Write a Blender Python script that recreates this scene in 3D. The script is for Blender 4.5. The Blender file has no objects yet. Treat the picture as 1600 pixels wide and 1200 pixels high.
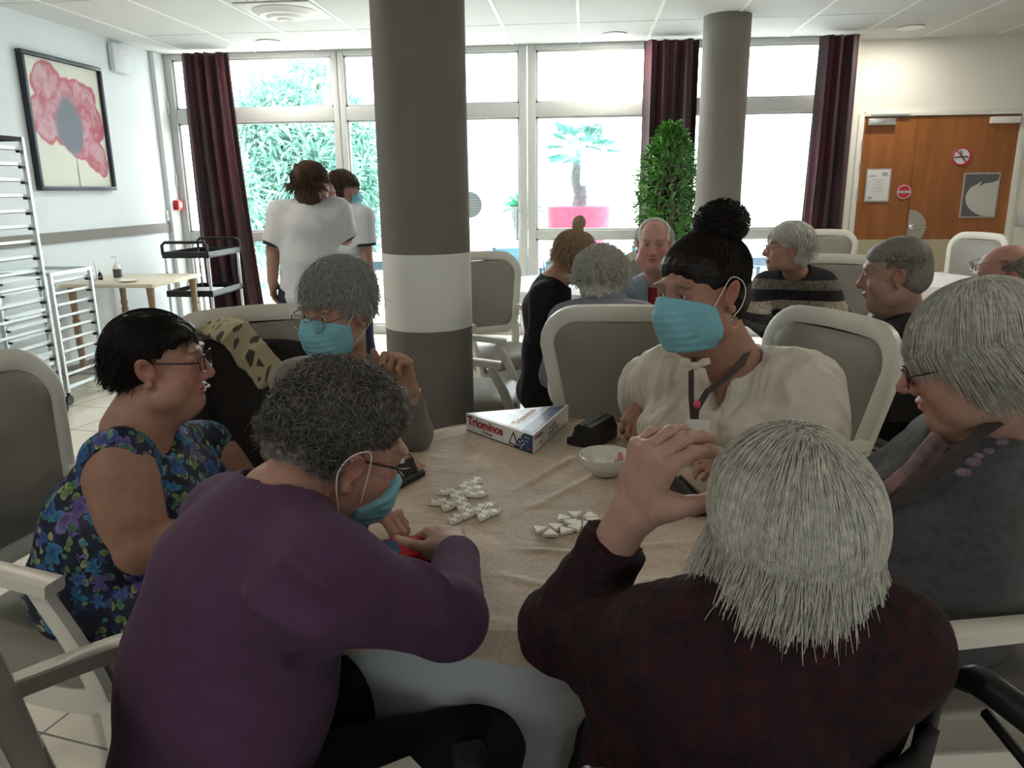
import bpy, bmesh, math, random
import numpy as np
from mathutils import Vector, Matrix
random.seed(7); rng = np.random.default_rng(7)
S = bpy.context.scene
COL = S.collection
# ------------------------------------------------------------------ camera
FPX, CH = 1200.0, 1.45
_d = np.array([115, 307, 1200.0]); _d /= np.linalg.norm(_d)
_u = np.array([-.0104, 1 / math.sqrt(1 + .255 ** 2), -.255 / math.sqrt(1 + .255 ** 2)])
_u -= _d * _u.dot(_d); _u /= np.linalg.norm(_u)
_D = np.array([_d[0], _d[1], -_d[2]]); _U = np.array([_u[0], _u[1], -_u[2]]); _X = np.cross(_D, _U)
RC = np.array([_X, _D, _U])
cd = bpy.data.cameras.new('camera'); cam = bpy.data.objects.new('camera', cd); COL.objects.link(cam)
cd.sensor_width = 36.0; cd.lens = 36.0 * FPX / 1600; cd.clip_start = .02; cd.clip_end = 200
cam.matrix_world = Matrix([list(RC[0]) + [0], list(RC[1]) + [0], list(RC[2]) + [CH], [0, 0, 0, 1]])
S.camera = cam
def W(px, py, Y):
    v = RC @ np.array([(px - 800) / FPX, (600 - py) / FPX, -1.0]); return v * (Y / v[1]) + np.array([0, 0, CH])
def WZ(px, py, Z):
    v = RC @ np.array([(px - 800) / FPX, (600 - py) / FPX, -1.0]); return v * ((Z - CH) / v[2]) + np.array([0, 0, CH])
# ------------------------------------------------------------------ world, exposure
w = bpy.data.worlds.new('sky'); S.world = w; w.use_nodes = True
bgn = w.node_tree.nodes['Background']; bgn.inputs[0].default_value = (.98, .99, 1.0, 1); bgn.inputs[1].default_value = 5.4
S.view_settings.view_transform = 'Standard'; S.view_settings.look = 'None'; S.view_settings.gamma = 1
S.view_settings.use_curve_mapping = False
S.view_settings.exposure = 1.32
S.cycles.max_bounces = 10; S.cycles.diffuse_bounces = 5; S.cycles.transparent_max_bounces = 12
FILL_LAMP_W = 2.0
def portal(loc, rot, sx, sy):
    l = bpy.data.lights.new('window_portal', 'AREA'); l.shape = 'RECTANGLE'; l.size = sx; l.size_y = sy; l.cycles.is_portal = True
    o = bpy.data.objects.new('window_portal', l); COL.objects.link(o); o.location = loc; o.rotation_euler = rot
portal((-.9, 7.85, 1.4), (-math.pi / 2, 0, 0), 6.6, 2.8)
portal((0.6, -4.65, 1.9), (math.pi / 2, 0, 0), 1.6, .9)
# ------------------------------------------------------------------ materials
M = {}
def mat(name, col, rough=.6, metal=0, spec=.4, var=0, vscale=20, bump=0, bscale=60, emit=0, sheen=0, vcol=False, bstretch=None, col2=None, detail=3, sss=0):
    m = bpy.data.materials.new(name); m.use_nodes = True; nt = m.node_tree; N = nt.nodes; L = nt.links
    b = N['Principled BSDF']; b.inputs['Roughness'].default_value = rough; b.inputs['Metallic'].default_value = metal
    b.inputs['Specular IOR Level'].default_value = spec
    if sss: b.inputs['Subsurface Weight'].default_value = sss; b.inputs['Subsurface Radius'].default_value = (.02, .008, .004); b.inputs['Subsurface Scale'].default_value = .3
    c = tuple(col) + (1,)
    b.inputs['Base Color'].default_value = c
    if sheen: b.inputs['Sheen Weight'].default_value = sheen; b.inputs['Sheen Roughness'].default_value = .5
    if emit: b.inputs['Emission Color'].default_value = c; b.inputs['Emission Strength'].default_value = emit
    src = None
    if vcol:
        a = N.new('ShaderNodeVertexColor'); a.layer_name = 'tint'; src = a.outputs[0]
    if var or bump:
        tc = N.new('ShaderNodeTexCoord')
        co = tc.outputs['Object']
        if bstretch:
            mp = N.new('ShaderNodeMapping'); mp.inputs['Scale'].default_value = bstretch; L.new(co, mp.inputs[0]); co = mp.outputs[0]
    if var:
        n = N.new('ShaderNodeTexNoise'); n.inputs['Scale'].default_value = vscale; n.inputs['Detail'].default_value = detail; L.new(co, n.inputs['Vector'])
        mx = N.new('ShaderNodeMix'); mx.data_type = 'RGBA'
        rp = N.new('ShaderNodeMapRange'); rp.inputs['From Min'].default_value = .3; rp.inputs['From Max'].default_value = .7; L.new(n.outputs[0], rp.inputs[0]); L.new(rp.outputs[0], mx.inputs[0])
        if vcol:
            mx.blend_type = 'MULTIPLY'; L.new(src, mx.inputs[6]); mx.inputs[7].default_value = (1 - var, 1 - var, 1 - var, 1)
        else:
            c2 = col2 if col2 else tuple(x * (1 - var) for x in col)
            mx.inputs[6].default_value = c; mx.inputs[7].default_value = tuple(c2) + (1,)
        src = mx.outputs[2]
    if src is not None: L.new(src, b.inputs['Base Color'])
    if bump:
        n2 = N.new('ShaderNodeTexNoise'); n2.inputs['Scale'].default_value = bscale; n2.inputs['Detail'].default_value = 4; L.new(co, n2.inputs['Vector'])
        bp = N.new('ShaderNodeBump'); bp.inputs['Strength'].default_value = bump; bp.inputs['Distance'].default_value = .004; L.new(n2.outputs[0], bp.inputs['Height']); L.new(bp.outputs[0], b.inputs['Normal'])
    M[name] = m; return m
mat('white_paint', (.86, .86, .84), .6, var=.04, vscale=3, bump=.08, bscale=120)
mat('cool_wall', (.70, .75, .78), .7, var=.03, vscale=2, bump=.1, bscale=140)
mat('cream_wall', (.80, .79, .73), .7, var=.03, vscale=2, bump=.08, bscale=140)
mat('greige', (.205, .188, .170), .65, var=.05, vscale=3, bump=.06, bscale=150)
mat('frame_alu', (.62, .63, .62), .45, var=.04)
mat('chair_white', (.72, .70, .64), .4, var=.06, vscale=8)
mat('chair_leather', (.27, .25, .215), .42, var=.1, vscale=6, bump=.15, bscale=200)
mat('dark_gap', (.02, .02, .02), .9)
mat('black_plastic', (.012, .013, .015), .35)
mat('black_matt', (.012, .012, .014), .8, var=.3, vscale=30, bump=.2, bscale=200)
mat('steel', (.62, .66, .68), .3, .9)
mat('white_steel', (.75, .8, .82), .35, .3)
mat('chrome', (.8, .82, .85), .12, 1)
mat('ceramic', (.8, .8, .77), .2)
mat('sugar', (.85, .83, .78), .6, bump=.4, bscale=300)
mat('tile_ivory', (.8, .77, .66), .35)
mat('pip', (.03, .03, .03), .5)
mat('cloth_white', (.78, .78, .77), .8, bump=.1, bscale=90)
mat('cloth_under', (.52, .54, .55), .85, bump=.1, bscale=60)
mat('box_white', (.75, .74, .72), .3)
mat('box_blue', (.02, .06, .16), .25)
mat('box_red', (.33, .01, .02), .4)
mat('red_pack', (.45, .01, .02), .25)
mat('paper', (.75, .77, .78), .6)
mat('poster_dark', (.12, .12, .13), .4); mat('poster_grey', (.42, .42, .40), .4)
mat('sign_red', (.5, .03, .06), .4)
mat('fire_red', (.6, .01, .015), .3)
mat('led_red', (1, .05, .03), emit=3)
mat('lamp_glow', (1, .97, .9), emit=9)
mat('lanyard', (.06, .045, .04), .7)
mat('pink', (.75, .1, .2), .5)
mat('gold', (.7, .5, .2), .3, 1)
mat('table_wood', (.62, .55, .42), .4, var=.08, vscale=6)
mat('leg_wood', (.25, .17, .11), .5)
mat('bark', (.2, .14, .09), .9, var=.4, vscale=30, bump=.5)
mat('pot_brown', (.16, .07, .05), .6)
mat('leaf', (.025, .10, .03), .35, var=1, vscale=16, col2=(.16, .42, .06))
mat('leaf_out', (.15, .34, .28), .7, var=1, vscale=2.5, col2=(.28, .50, .42))
mat('pot_pink', (.62, .07, .13), .6)
mat('patio_blue', (.10, .17, .24), .6); mat('patio_white', (.8, .8, .8), .6)
mat('patio_floor', (.72, .70, .66), .9, var=.1, vscale=3)
mat('cushion_blue', (.2, .42, .6), .8)
# floor tiles
def tile_floor():
    m = bpy.data.materials.new('floor_tiles'); m.use_nodes = True; N = m.node_tree.nodes; L = m.node_tree.links; b = N['Principled BSDF']
    tc = N.new('ShaderNodeTexCoord'); br = N.new('ShaderNodeTexBrick'); mp = N.new('ShaderNodeMapping'); mp.inputs['Rotation'].default_value = (0, 0, math.radians(12))
    L.new(tc.outputs['Object'], mp.inputs[0]); L.new(mp.outputs[0], br.inputs[0]); br.offset = 0; br.inputs['Scale'].default_value = 1
    br.inputs['Brick Width'].default_value = .45; br.inputs['Row Height'].default_value = .45; br.inputs['Mortar Size'].default_value = .004
    br.inputs['Color1'].default_value = (.60, .55, .46, 1); br.inputs['Color2'].default_value = (.56, .51, .42, 1); br.inputs['Mortar'].default_value = (.12, .11, .1, 1)
    L.new(br.outputs[0], b.inputs['Base Color']); b.inputs['Roughness'].default_value = .25
    M['floor_tiles'] = m
tile_floor()
def ceil_mat():
    m = bpy.data.materials.new('ceiling_panels'); m.use_nodes = True; N = m.node_tree.nodes; L = m.node_tree.links; b = N['Principled BSDF']
    tc = N.new('ShaderNodeTexCoord'); n = N.new('ShaderNodeTexNoise'); n.inputs['Scale'].default_value = 4; L.new(tc.outputs['Object'], n.inputs[0])
    r = N.new('ShaderNodeValToRGB'); r.color_ramp.elements[0].color = (.60, .61, .60, 1); r.color_ramp.elements[1].color = (.65, .66, .65, 1); L.new(n.outputs[0], r.inputs[0]); L.new(r.outputs[0], b.inputs['Base Color'])
    b.inputs['Roughness'].default_value = .9; M['ceiling_panels'] = m
ceil_mat()
def glass_mat(name, tint, gl=.05):
    m = bpy.data.materials.new(name); m.use_nodes = True; N = m.node_tree.nodes; L = m.node_tree.links
    N.remove(N['Principled BSDF']); t = N.new('ShaderNodeBsdfTransparent'); t.inputs[0].default_value = tint + (1,); g = N.new('ShaderNodeBsdfGlossy'); g.inputs['Roughness'].default_value = .02
    x = N.new('ShaderNodeMixShader'); x.inputs[0].default_value = gl; L.new(t.outputs[0], x.inputs[1]); L.new(g.outputs[0], x.inputs[2]); L.new(x.outputs[0], N['Material Output'].inputs[0]); M[name] = m
glass_mat('window_glass', (.93, .97, .97)); glass_mat('lens_glass', (.9, .9, .9), .08)
def skin_mat(): mat('skin', (.5, .3, .22), .5, spec=.35, vcol=True, var=.12, vscale=60, bump=.12, bscale=220, sss=.12)
skin_mat()
def curtain_mat():
    mat('curtain', (.075, .010, .020), .75, sheen=.2, var=1, vscale=5, col2=(.022, .014, .018), bstretch=(1, 1, .25))
curtain_mat()
def fabric(name, col, **k):
    a = dict(rough=.85, var=.12, vscale=40, bump=.25, bscale=260, sheen=.15); a.update(k); return mat(name, col, **a)
fabric('purple_knit', (.085, .034, .088), sheen=.04); fabric('black_trousers', (.006, .006, .007), sheen=0)
fabric('burgundy_boucle', (.036, .003, .009), var=1, vscale=45, col2=(.005, .0015, .004), bump=1, bscale=150, sheen=0)
fabric('blouse', (.62, .57, .49), rough=.5, bump=.1, var=.04); fabric('grey_marl', (.085, .088, .095), var=.35, vscale=60)
fabric('taupe_cardigan', (.17, .155, .13)); fabric('lavender', (.30, .30, .38), var=.04); fabric('navy', (.015, .02, .055), sheen=0); fabric('nurse_white', (.60, .62, .66), var=.03)
fabric('black_knit', (.008, .009, .014), sheen=0); fabric('denim', (.22, .29, .35)); fabric('red_shirt', (.28, .01, .025)); fabric('coat_black', (.014, .011, .011), sheen=0)
fabric('white_cloth', (.7, .7, .7)); fabric('skirt_dark', (.02, .02, .022), sheen=0)
mat('mask_blue', (.22, .5, .6), .7, bump=.1, bscale=90, spec=.2); mat('mask_strap', (.8, .8, .8), .6)
mat('eye_white', (.6, .58, .55), .2); mat('iris', (.05, .035, .03), .15); mat('teeth', (.8, .78, .7), .3)
mat('lens_frame', (.03, .02, .02), .3); mat('metal_frame', (.3, .25, .22), .3, .8)
def hairm(name, col, rough=.5, spec=.3, var=.35):
    m = mat(name, col, rough, spec=spec, var=var, vscale=90, bump=.3, bscale=300); N = m.node_tree.nodes; L = m.node_tree.links; b = N['Principled BSDF']
    t = N.new('ShaderNodeBsdfTranslucent'); L.new(b.inputs['Base Color'].links[0].from_socket, t.inputs[0]); x = N.new('ShaderNodeMixShader'); x.inputs[0].default_value = .18
    L.new(b.outputs[0], x.inputs[1]); L.new(t.outputs[0], x.inputs[2]); L.new(x.outputs[0], N['Material Output'].inputs[0]); return m
hairm('hair_black', (.012, .009, .008), .4); hairm('hair_greycurl', (.24, .22, .20), var=.65); hairm('hair_white', (.88, .86, .78)); hairm('hair_silver', (.52, .52, .51))
hairm('hair_dark', (.016, .01, .009), .4); hairm('hair_brown', (.10, .055, .035)); hairm('hair_blonde', (.5, .35, .22)); hairm('hair_pale', (.82, .80, .73)); hairm('hair_short_grey', (.28, .26, .23))
# floral fabric and others
def floral():
    m = bpy.data.materials.new('floral'); m.use_nodes = True; N = m.node_tree.nodes; L = m.node_tree.links; b = N['Principled BSDF']; b.inputs['Roughness'].default_value = .6
    tc = N.new('ShaderNodeTexCoord'); nz = N.new('ShaderNodeTexNoise'); nz.inputs['Scale'].default_value = 22; L.new(tc.outputs['Object'], nz.inputs[0])
    ad = N.new('ShaderNodeVectorMath'); ad.operation = 'MULTIPLY_ADD'; ad.inputs[1].default_value = (.02, .02, .02); L.new(nz.outputs['Color'], ad.inputs[0]); L.new(tc.outputs['Object'], ad.inputs[2])
    def mth(op, a, b_=None, c_=None):
        n = N.new('ShaderNodeMath'); n.operation = op
        for i_, v in enumerate((a, b_, c_)):
            if v is None: continue
            if isinstance(v, (int, float)): n.inputs[i_].default_value = v
            else: L.new(v, n.inputs[i_])
        return n.outputs[0]
    def ramp(x, stops, const=True):
        r = N.new('ShaderNodeValToRGB'); r.color_ramp.interpolation = 'CONSTANT' if const else 'LINEAR'; el = r.color_ramp.elements
        while len(el) < len(stops): el.new(.5)
        for i_, (p, c) in enumerate(stops): el[i_].position = p; el[i_].color = tuple(c) + (1,)
        L.new(x, r.inputs[0]); return r.outputs[0]
    def mix(f, a, b_):
        x = N.new('ShaderNodeMix'); x.data_type = 'RGBA'; L.new(f, x.inputs[0]); L.new(a, x.inputs[6]); L.new(b_, x.inputs[7]); return x.outputs[2]
    def flowers(scale, off, npet, size, stops, under, keep=0.0, depth=.32):
        o_ = N.new('ShaderNodeVectorMath'); o_.inputs[1].default_value = (off, off * 1.7, off * .6); L.new(ad.outputs[0], o_.inputs[0])
        v = N.new('ShaderNodeTexVoronoi'); v.inputs['Scale'].default_value = scale; L.new(o_.outputs[0], v.inputs['Vector'])
        d = N.new('ShaderNodeVectorMath'); d.operation = 'SUBTRACT'; L.new(o_.outputs[0], d.inputs[0]); L.new(v.outputs['Position'], d.inputs[1])
        s3 = N.new('ShaderNodeSeparateXYZ'); L.new(d.outputs[0], s3.inputs[0]); sc = N.new('ShaderNodeSeparateColor'); L.new(v.outputs['Color'], sc.inputs[0])
        u = mth('MULTIPLY_ADD', s3.outputs[1], .7, s3.outputs[0]); th = mth('ARCTAN2', s3.outputs[2], u); r_ = mth('MULTIPLY', v.outputs['Distance'], 1.0)
        ph = mth('MULTIPLY_ADD', sc.outputs[2], 6.28, mth('MULTIPLY', th, float(npet))); pet = mth('MULTIPLY_ADD', mth('COSINE', ph), size * depth, size)
        q = mth('DIVIDE', r_, pet); ins = N.new('ShaderNodeMapRange'); ins.inputs[1].default_value = 1.0; ins.inputs[2].default_value = .93; L.new(q, ins.inputs[0])
        f = ins.outputs[0]
        if keep: f = mth('MULTIPLY', f, mth('GREATER_THAN', sc.outputs[1], keep))
        col = ramp(sc.outputs[0], stops); sh = ramp(q, [(0, (1.5, 1.6, .9)), (.13, (.5, .5, .6)), (.5, (.85, .9, 1)), (.85, (1.7, 1.7, 1.8)), (.93, (.25, .25, .3))], False)
        ml = N.new('ShaderNodeMix'); ml.data_type = 'RGBA'; ml.blend_type = 'MULTIPLY'; ml.inputs[0].default_value = 1; L.new(col, ml.inputs[6]); L.new(sh, ml.inputs[7]); return mix(f, under, ml.outputs[2])
    bgc = ramp(nz.outputs[0], [(.0, (.004, .006, .03)), (.5, (.008, .014, .055)), (.62, (.02, .015, .07))])
    g = flowers(34, 5.1, 2, .42, [(0, (.13, .20, .07)), (.3, (.24, .28, .12)), (.55, (.05, .15, .10)), (.8, (.02, .07, .16))], bgc, .25, .6)
    f1 = flowers(16, 1.3, 5, .40, [(0, (.02, .09, .24)), (.25, (.09, .06, .22)), (.45, (.015, .13, .24)), (.65, (.03, .06, .22)), (.82, (.13, .09, .25))], g, .0, .25)
    f2 = flowers(21, 7.7, 5, .34, [(0, (.02, .16, .28)), (.4, (.03, .10, .26)), (.7, (.12, .09, .26))], f1, .5, .25)
    f3 = flowers(30, 2.9, 2, .34, [(0, (.20, .26, .10)), (.5, (.07, .17, .11))], f2, .72, .6)
    L.new(f3, b.inputs['Base Color']); M['floral'] = m
floral()
def stripes():
    m = bpy.data.materials.new('striped_knit'); m.use_nodes = True; N = m.node_tree.nodes; L = m.node_tree.links; b = N['Principled BSDF']; b.inputs['Roughness'].default_value = .9
    tc = N.new('ShaderNodeTexCoord'); sp = N.new('ShaderNodeSeparateXYZ'); L.new(tc.outputs['Object'], sp.inputs[0])
    r = N.new('ShaderNodeMapRange'); r.inputs[1].default_value = .72; r.inputs[2].default_value = 1.12; L.new(sp.outputs[2], r.inputs[0])
    cr = N.new('ShaderNodeValToRGB'); cr.color_ramp.interpolation = 'CONSTANT'; el = cr.color_ramp.elements
    st = [(0, (.02, .02, .025)), (.12, (.12, .105, .09)), (.2, (.02, .02, .025)), (.3, (.42, .38, .3)), (.42, (.012, .012, .018)), (.55, (.17, .15, .13)), (.67, (.012, .012, .018)), (.86, (.15, .125, .105))]
    while len(el) < len(st): el.new(.5)
    for i, (p, c) in enumerate(st): el[i].position = p; el[i].color = c + (1,)
    L.new(r.outputs[0], cr.inputs[0])
    n = N.new('ShaderNodeTexNoise'); n.inputs['Scale'].default_value = 70; L.new(tc.outputs['Object'], n.inputs[0])
    mx = N.new('ShaderNodeMix'); mx.data_type = 'RGBA'; mx.blend_type = 'MULTIPLY'; mx.inputs[0].default_value = .8; L.new(cr.outputs[0], mx.inputs[6]); 
    rr = N.new('ShaderNodeValToRGB'); rr.color_ramp.elements[0].position = .35; rr.color_ramp.elements[0].color = (.35, .35, .35, 1); rr.color_ramp.elements[1].position = .6; L.new(n.outputs[0], rr.inputs[0]); L.new(rr.outputs[0], mx.inputs[7])
    L.new(mx.outputs[2], b.inputs['Base Color']); M['striped_knit'] = m
stripes()
def wood():
    m = bpy.data.materials.new('door_wood'); m.use_nodes = True; N = m.node_tree.nodes; L = m.node_tree.links; b = N['Principled BSDF']; b.inputs['Roughness'].default_value = .35
    tc = N.new('ShaderNodeTexCoord'); mp = N.new('ShaderNodeMapping'); mp.inputs['Scale'].default_value = (6, 6, .7); L.new(tc.outputs['Object'], mp.inputs[0])
    n = N.new('ShaderNodeTexNoise'); n.inputs['Scale'].default_value = 2; n.inputs['Detail'].default_value = 5; L.new(mp.outputs[0], n.inputs[0])
    r = N.new('ShaderNodeValToRGB'); r.color_ramp.elements[0].position = .3; r.color_ramp.elements[0].color = (.25, .085, .022, 1); r.color_ramp.elements[1].position = .7; r.color_ramp.elements[1].color = (.37, .135, .035, 1)
    L.new(n.outputs[0], r.inputs[0]); L.new(r.outputs[0], b.inputs['Base Color']); M['door_wood'] = m
wood()
def cloth_beige():
    m = bpy.data.materials.new('cloth_beige'); m.use_nodes = True; N = m.node_tree.nodes; L = m.node_tree.links; b = N['Principled BSDF']; b.inputs['Roughness'].default_value = .6; b.inputs['Sheen Weight'].default_value = .3
    tc = N.new('ShaderNodeTexCoord'); n = N.new('ShaderNodeTexNoise'); n.inputs['Scale'].default_value = 45; n.inputs['Detail'].default_value = 6; n.inputs['Distortion'].default_value = 2.5; L.new(tc.outputs['Object'], n.inputs[0])
    r = N.new('ShaderNodeValToRGB'); r.color_ramp.elements[0].position = .42; r.color_ramp.elements[0].color = (.47, .365, .27, 1); r.color_ramp.elements[1].position = .55; r.color_ramp.elements[1].color = (.56, .44, .335, 1); L.new(n.outputs[0], r.inputs[0]); L.new(r.outputs[0], b.inputs['Base Color'])
    bp = N.new('ShaderNodeBump'); bp.inputs['Strength'].default_value = .35; bp.inputs['Distance'].default_value = .003; L.new(n.outputs[0], bp.inputs['Height'])
    n2 = N.new('ShaderNodeTexNoise'); n2.inputs['Scale'].default_value = 7; n2.inputs['Distortion'].default_value = 1; L.new(tc.outputs['Object'], n2.inputs[0])
    b2 = N.new('ShaderNodeBump'); b2.inputs['Strength'].default_value = .6; b2.inputs['Distance'].default_value = .02; L.new(n2.outputs[0], b2.inputs['Height']); L.new(bp.outputs[0], b2.inputs['Normal']); L.new(b2.outputs[0], b.inputs['Normal'])
    M['cloth_beige'] = m
cloth_beige()
def scarf_mat():
    m = bpy.data.materials.new('scarf_print'); m.use_nodes = True; N = m.node_tree.nodes; L = m.node_tree.links; b = N['Principled BSDF']; b.inputs['Roughness'].default_value = .8
    tc = N.new('ShaderNodeTexCoord'); v = N.new('ShaderNodeTexVoronoi'); v.inputs['Scale'].default_value = 30; v.feature = 'DISTANCE_TO_EDGE'
    mp = N.new('ShaderNodeMapping'); mp.inputs['Scale'].default_value = (1, 1, .35); L.new(tc.outputs['Object'], mp.inputs[0]); L.new(mp.outputs[0], v.inputs[0])
    r = N.new('ShaderNodeValToRGB'); r.color_ramp.elements[0].position = .2; r.color_ramp.elements[0].color = (.33, .28, .17, 1); r.color_ramp.elements[1].position = .24; r.color_ramp.elements[1].color = (.04, .03, .02, 1); L.new(v.outputs[0], r.inputs[0])
    L.new(r.outputs[0], b.inputs['Base Color']); M['scarf_print'] = m
scarf_mat()
# ------------------------------------------------------------------ object helpers
def tag(o, label=None, cat=None, group=None, kind=None):
    if label: o['label'] = label
    if cat: o['category'] = cat
    if group: o['group'] = group
    if kind: o['kind'] = kind
    return o
def empty(name, loc, rz=0, label=None, cat=None, group=None, kind=None):
    o = bpy.data.objects.new(name, None); COL.objects.link(o); o.location = loc; o.rotation_euler = (0, 0, rz); o.empty_display_size = .05
    return tag(o, label, cat, group, kind)
class MB:
    def __init__(s): s.v = []; s.f = []; s.m = []; s.mi = 0
    def add(s, vs, fs):
        b = len(s.v); s.v += [tuple(map(float, p)) for p in vs]; s.f += [tuple(b + i for i in f) for f in fs]; s.m += [s.mi] * len(fs); return s
    def box(s, x0, x1, y0, y1, z0, z1, bev=0):
        if bev:
            b = min(bev, (x1 - x0) / 2.01, (y1 - y0) / 2.01, (z1 - z0) / 2.01)
            return s.rbox(((x0 + x1) / 2, (y0 + y1) / 2, (z0 + z1) / 2), ((x1 - x0) / 2, (y1 - y0) / 2, (z1 - z0) / 2), b)
        return s.add([(x, y, z) for z in (z0, z1) for y in (y0, y1) for x in (x0, x1)], [(0, 2, 3, 1), (4, 5, 7, 6), (0, 1, 5, 4), (2, 6, 7, 3), (0, 4, 6, 2), (1, 3, 7, 5)])
    def rbox(s, c, h, b, R=None):
        bm = bmesh.new(); bmesh.ops.create_cube(bm, size=2)
        for v in bm.verts: v.co = Vector((v.co.x * h[0], v.co.y * h[1], v.co.z * h[2]))
        bmesh.ops.bevel(bm, geom=bm.edges[:], offset=b, segments=2, affect='EDGES', profile=.5)
        R = np.eye(3) if R is None else np.array(R)
        bm.verts.index_update(); vs = [R @ np.array(v.co) + np.array(c) for v in bm.verts]; s.add(vs, [[v.index for v in f.verts] for f in bm.faces]); bm.free(); return s
    def tube(s, pts, r, n=8, cap=True, up=None, sx=1.0, closed=False):
        P = np.array(pts, float); k = len(P); R = np.full(k, r, float) if np.isscalar(r) else np.array(r, float)
        if closed: T = np.roll(P, -1, 0) - np.roll(P, 1, 0)
        else:
            T = np.gradient(P, axis=0)
        T /= np.linalg.norm(T, axis=1)[:, None] + 1e-9
        a = np.array(up, float) if up is not None else (np.array([0, 0, 1.]) if abs(T[0][2]) < .9 else np.array([1., 0, 0]))
        rings = []
        for i in range(k):
            u = a - T[i] * a.dot(T[i])
            if np.linalg.norm(u) < 1e-4: u = np.cross(T[i], [0.3, 1, 0.2])
            u /= np.linalg.norm(u); v = np.cross(T[i], u)
            if up is None: a = u
            rings.append([P[i] + R[i] * (u * math.cos(t) + v * sx * math.sin(t)) for t in np.arange(n) * 2 * math.pi / n])
        vs = [p for q in rings for p in q]; fs = []
        for i in range(k if closed else k - 1):
            j = (i + 1) % k
            for t in range(n): fs.append((i * n + t, i * n + (t + 1) % n, j * n + (t + 1) % n, j * n + t))
        if cap and not closed: fs.append(tuple(range(n))[::-1]); fs.append(tuple((k - 1) * n + t for t in range(n)))
        return s.add(vs, fs)
    def bar(s, pts, w, h, up=(0, 0, 1), closed=False, bev=.25):
        """rectangular section (w across, h along up) with softened corners swept along pts"""
        P = np.array(pts, float); k = len(P)
        T = (np.roll(P, -1, 0) - np.roll(P, 1, 0)) if closed else np.gradient(P, axis=0)
        T /= np.linalg.norm(T, axis=1)[:, None]
        wv = np.full(k, w, float) if np.isscalar(w) else np.array(w); hv = np.full(k, h, float) if np.isscalar(h) else np.array(h)
        c = bev; sec = [(1, 1 - c), (1 - c, 1), (-1 + c, 1), (-1, 1 - c), (-1, -1 + c), (-1 + c, -1), (1 - c, -1), (1, -1 + c)]
        vs = []; n = 8
        for i in range(k):
            u = np.array(up(i) if callable(up) else up, float); u = u - T[i] * u.dot(T[i]); u /= np.linalg.norm(u); v = np.cross(T[i], u)
            for a, b in sec: vs.append(P[i] + v * a * wv[i] / 2 + u * b * hv[i] / 2)
        fs = []
        for i in range(k if closed else k - 1):
            j = (i + 1) % k
            for t in range(n): fs.append((i * n + t, i * n + (t + 1) % n, j * n + (t + 1) % n, j * n + t))
        if not closed: fs.append(tuple(range(n))[::-1]); fs.append(tuple((k - 1) * n + t for t in range(n)))
        return s.add(vs, fs)
    def lathe(s, prof, c=(0, 0, 0), n=32, R=None):
        vs = []; R = np.eye(3) if R is None else R
        for r, z in prof:
            for t in range(n): a = 2 * math.pi * t / n; vs.append(R @ np.array([r * math.cos(a), r * math.sin(a), z]) + np.array(c))
        fs = [(i * n + t, i * n + (t + 1) % n, (i + 1) * n + (t + 1) % n, (i + 1) * n + t) for i in range(len(prof) - 1) for t in range(n)]
        if prof[0][0] > 1e-6: fs.append(tuple(range(n))[::-1])
        if prof[-1][0] > 1e-6: fs.append(tuple((len(prof) - 1) * n + t for t in range(n)))
        return s.add(vs, fs)
    def ball(s, c, r, n=12, R=None):
        r = (r, r, r) if np.isscalar(r) else r; R = np.eye(3) if R is None else R; vs = []; 
        for i in range(n + 1):
            p = math.pi * i / n
            for j in range(2 * n): a = math.pi * j / n; vs.append(R @ np.array([r[0] * math.sin(p) * math.cos(a), r[1] * math.sin(p) * math.sin(a), r[2] * math.cos(p)]) + np.array(c))
        m = 2 * n
        return s.add(vs, [(i * m + j, (i + 1) * m + j, (i + 1) * m + (j + 1) % m, i * m + (j + 1) % m) for i in range(n) for j in range(m)])
    def prism(s, poly, z0, z1, xf=None):
        """poly: (x,y) list extruded z0..z1"""
        n = len(poly); vs = [(x, y, z0) for x, y in poly] + [(x, y, z1) for x, y in poly]
        if xf is not None: vs = [xf(np.array(p)) for p in vs]
        return s.add(vs, [tuple(range(n))[::-1], tuple(range(n, 2 * n))] + [(i, (i + 1) % n, n + (i + 1) % n, n + i) for i in range(n)])
    def build(s, name, mt, parent=None, smooth=True, kind=None, label=None):
        me = bpy.data.meshes.new(name); me.from_pydata(s.v, [], s.f)
        for x in (mt if isinstance(mt, (list, tuple)) else [mt]): me.materials.append(M[x])
        me.polygons.foreach_set('material_index', s.m)
        bm = bmesh.new(); bm.from_mesh(me); bmesh.ops.remove_doubles(bm, verts=bm.verts, dist=1e-6); bmesh.ops.recalc_face_normals(bm, faces=bm.faces); bm.to_mesh(me); bm.free()
        if smooth:
            me.polygons.foreach_set('use_smooth', [True] * len(me.polygons)); me.update()
            try: me.set_sharp_from_angle(angle=math.radians(40))
            except Exception: pass
        o = bpy.data.objects.new(name, me); COL.objects.link(o)
        if parent is not None: o.parent = parent
        if kind: o['kind'] = kind
        if label: o['label'] = label
        return o
def copy_tree(o, parent=None):
    c = o.copy(); COL.objects.link(c)
    if parent is not None: c.parent = parent
    for ch in list(o.children): copy_tree(ch, c)
    return c
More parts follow.
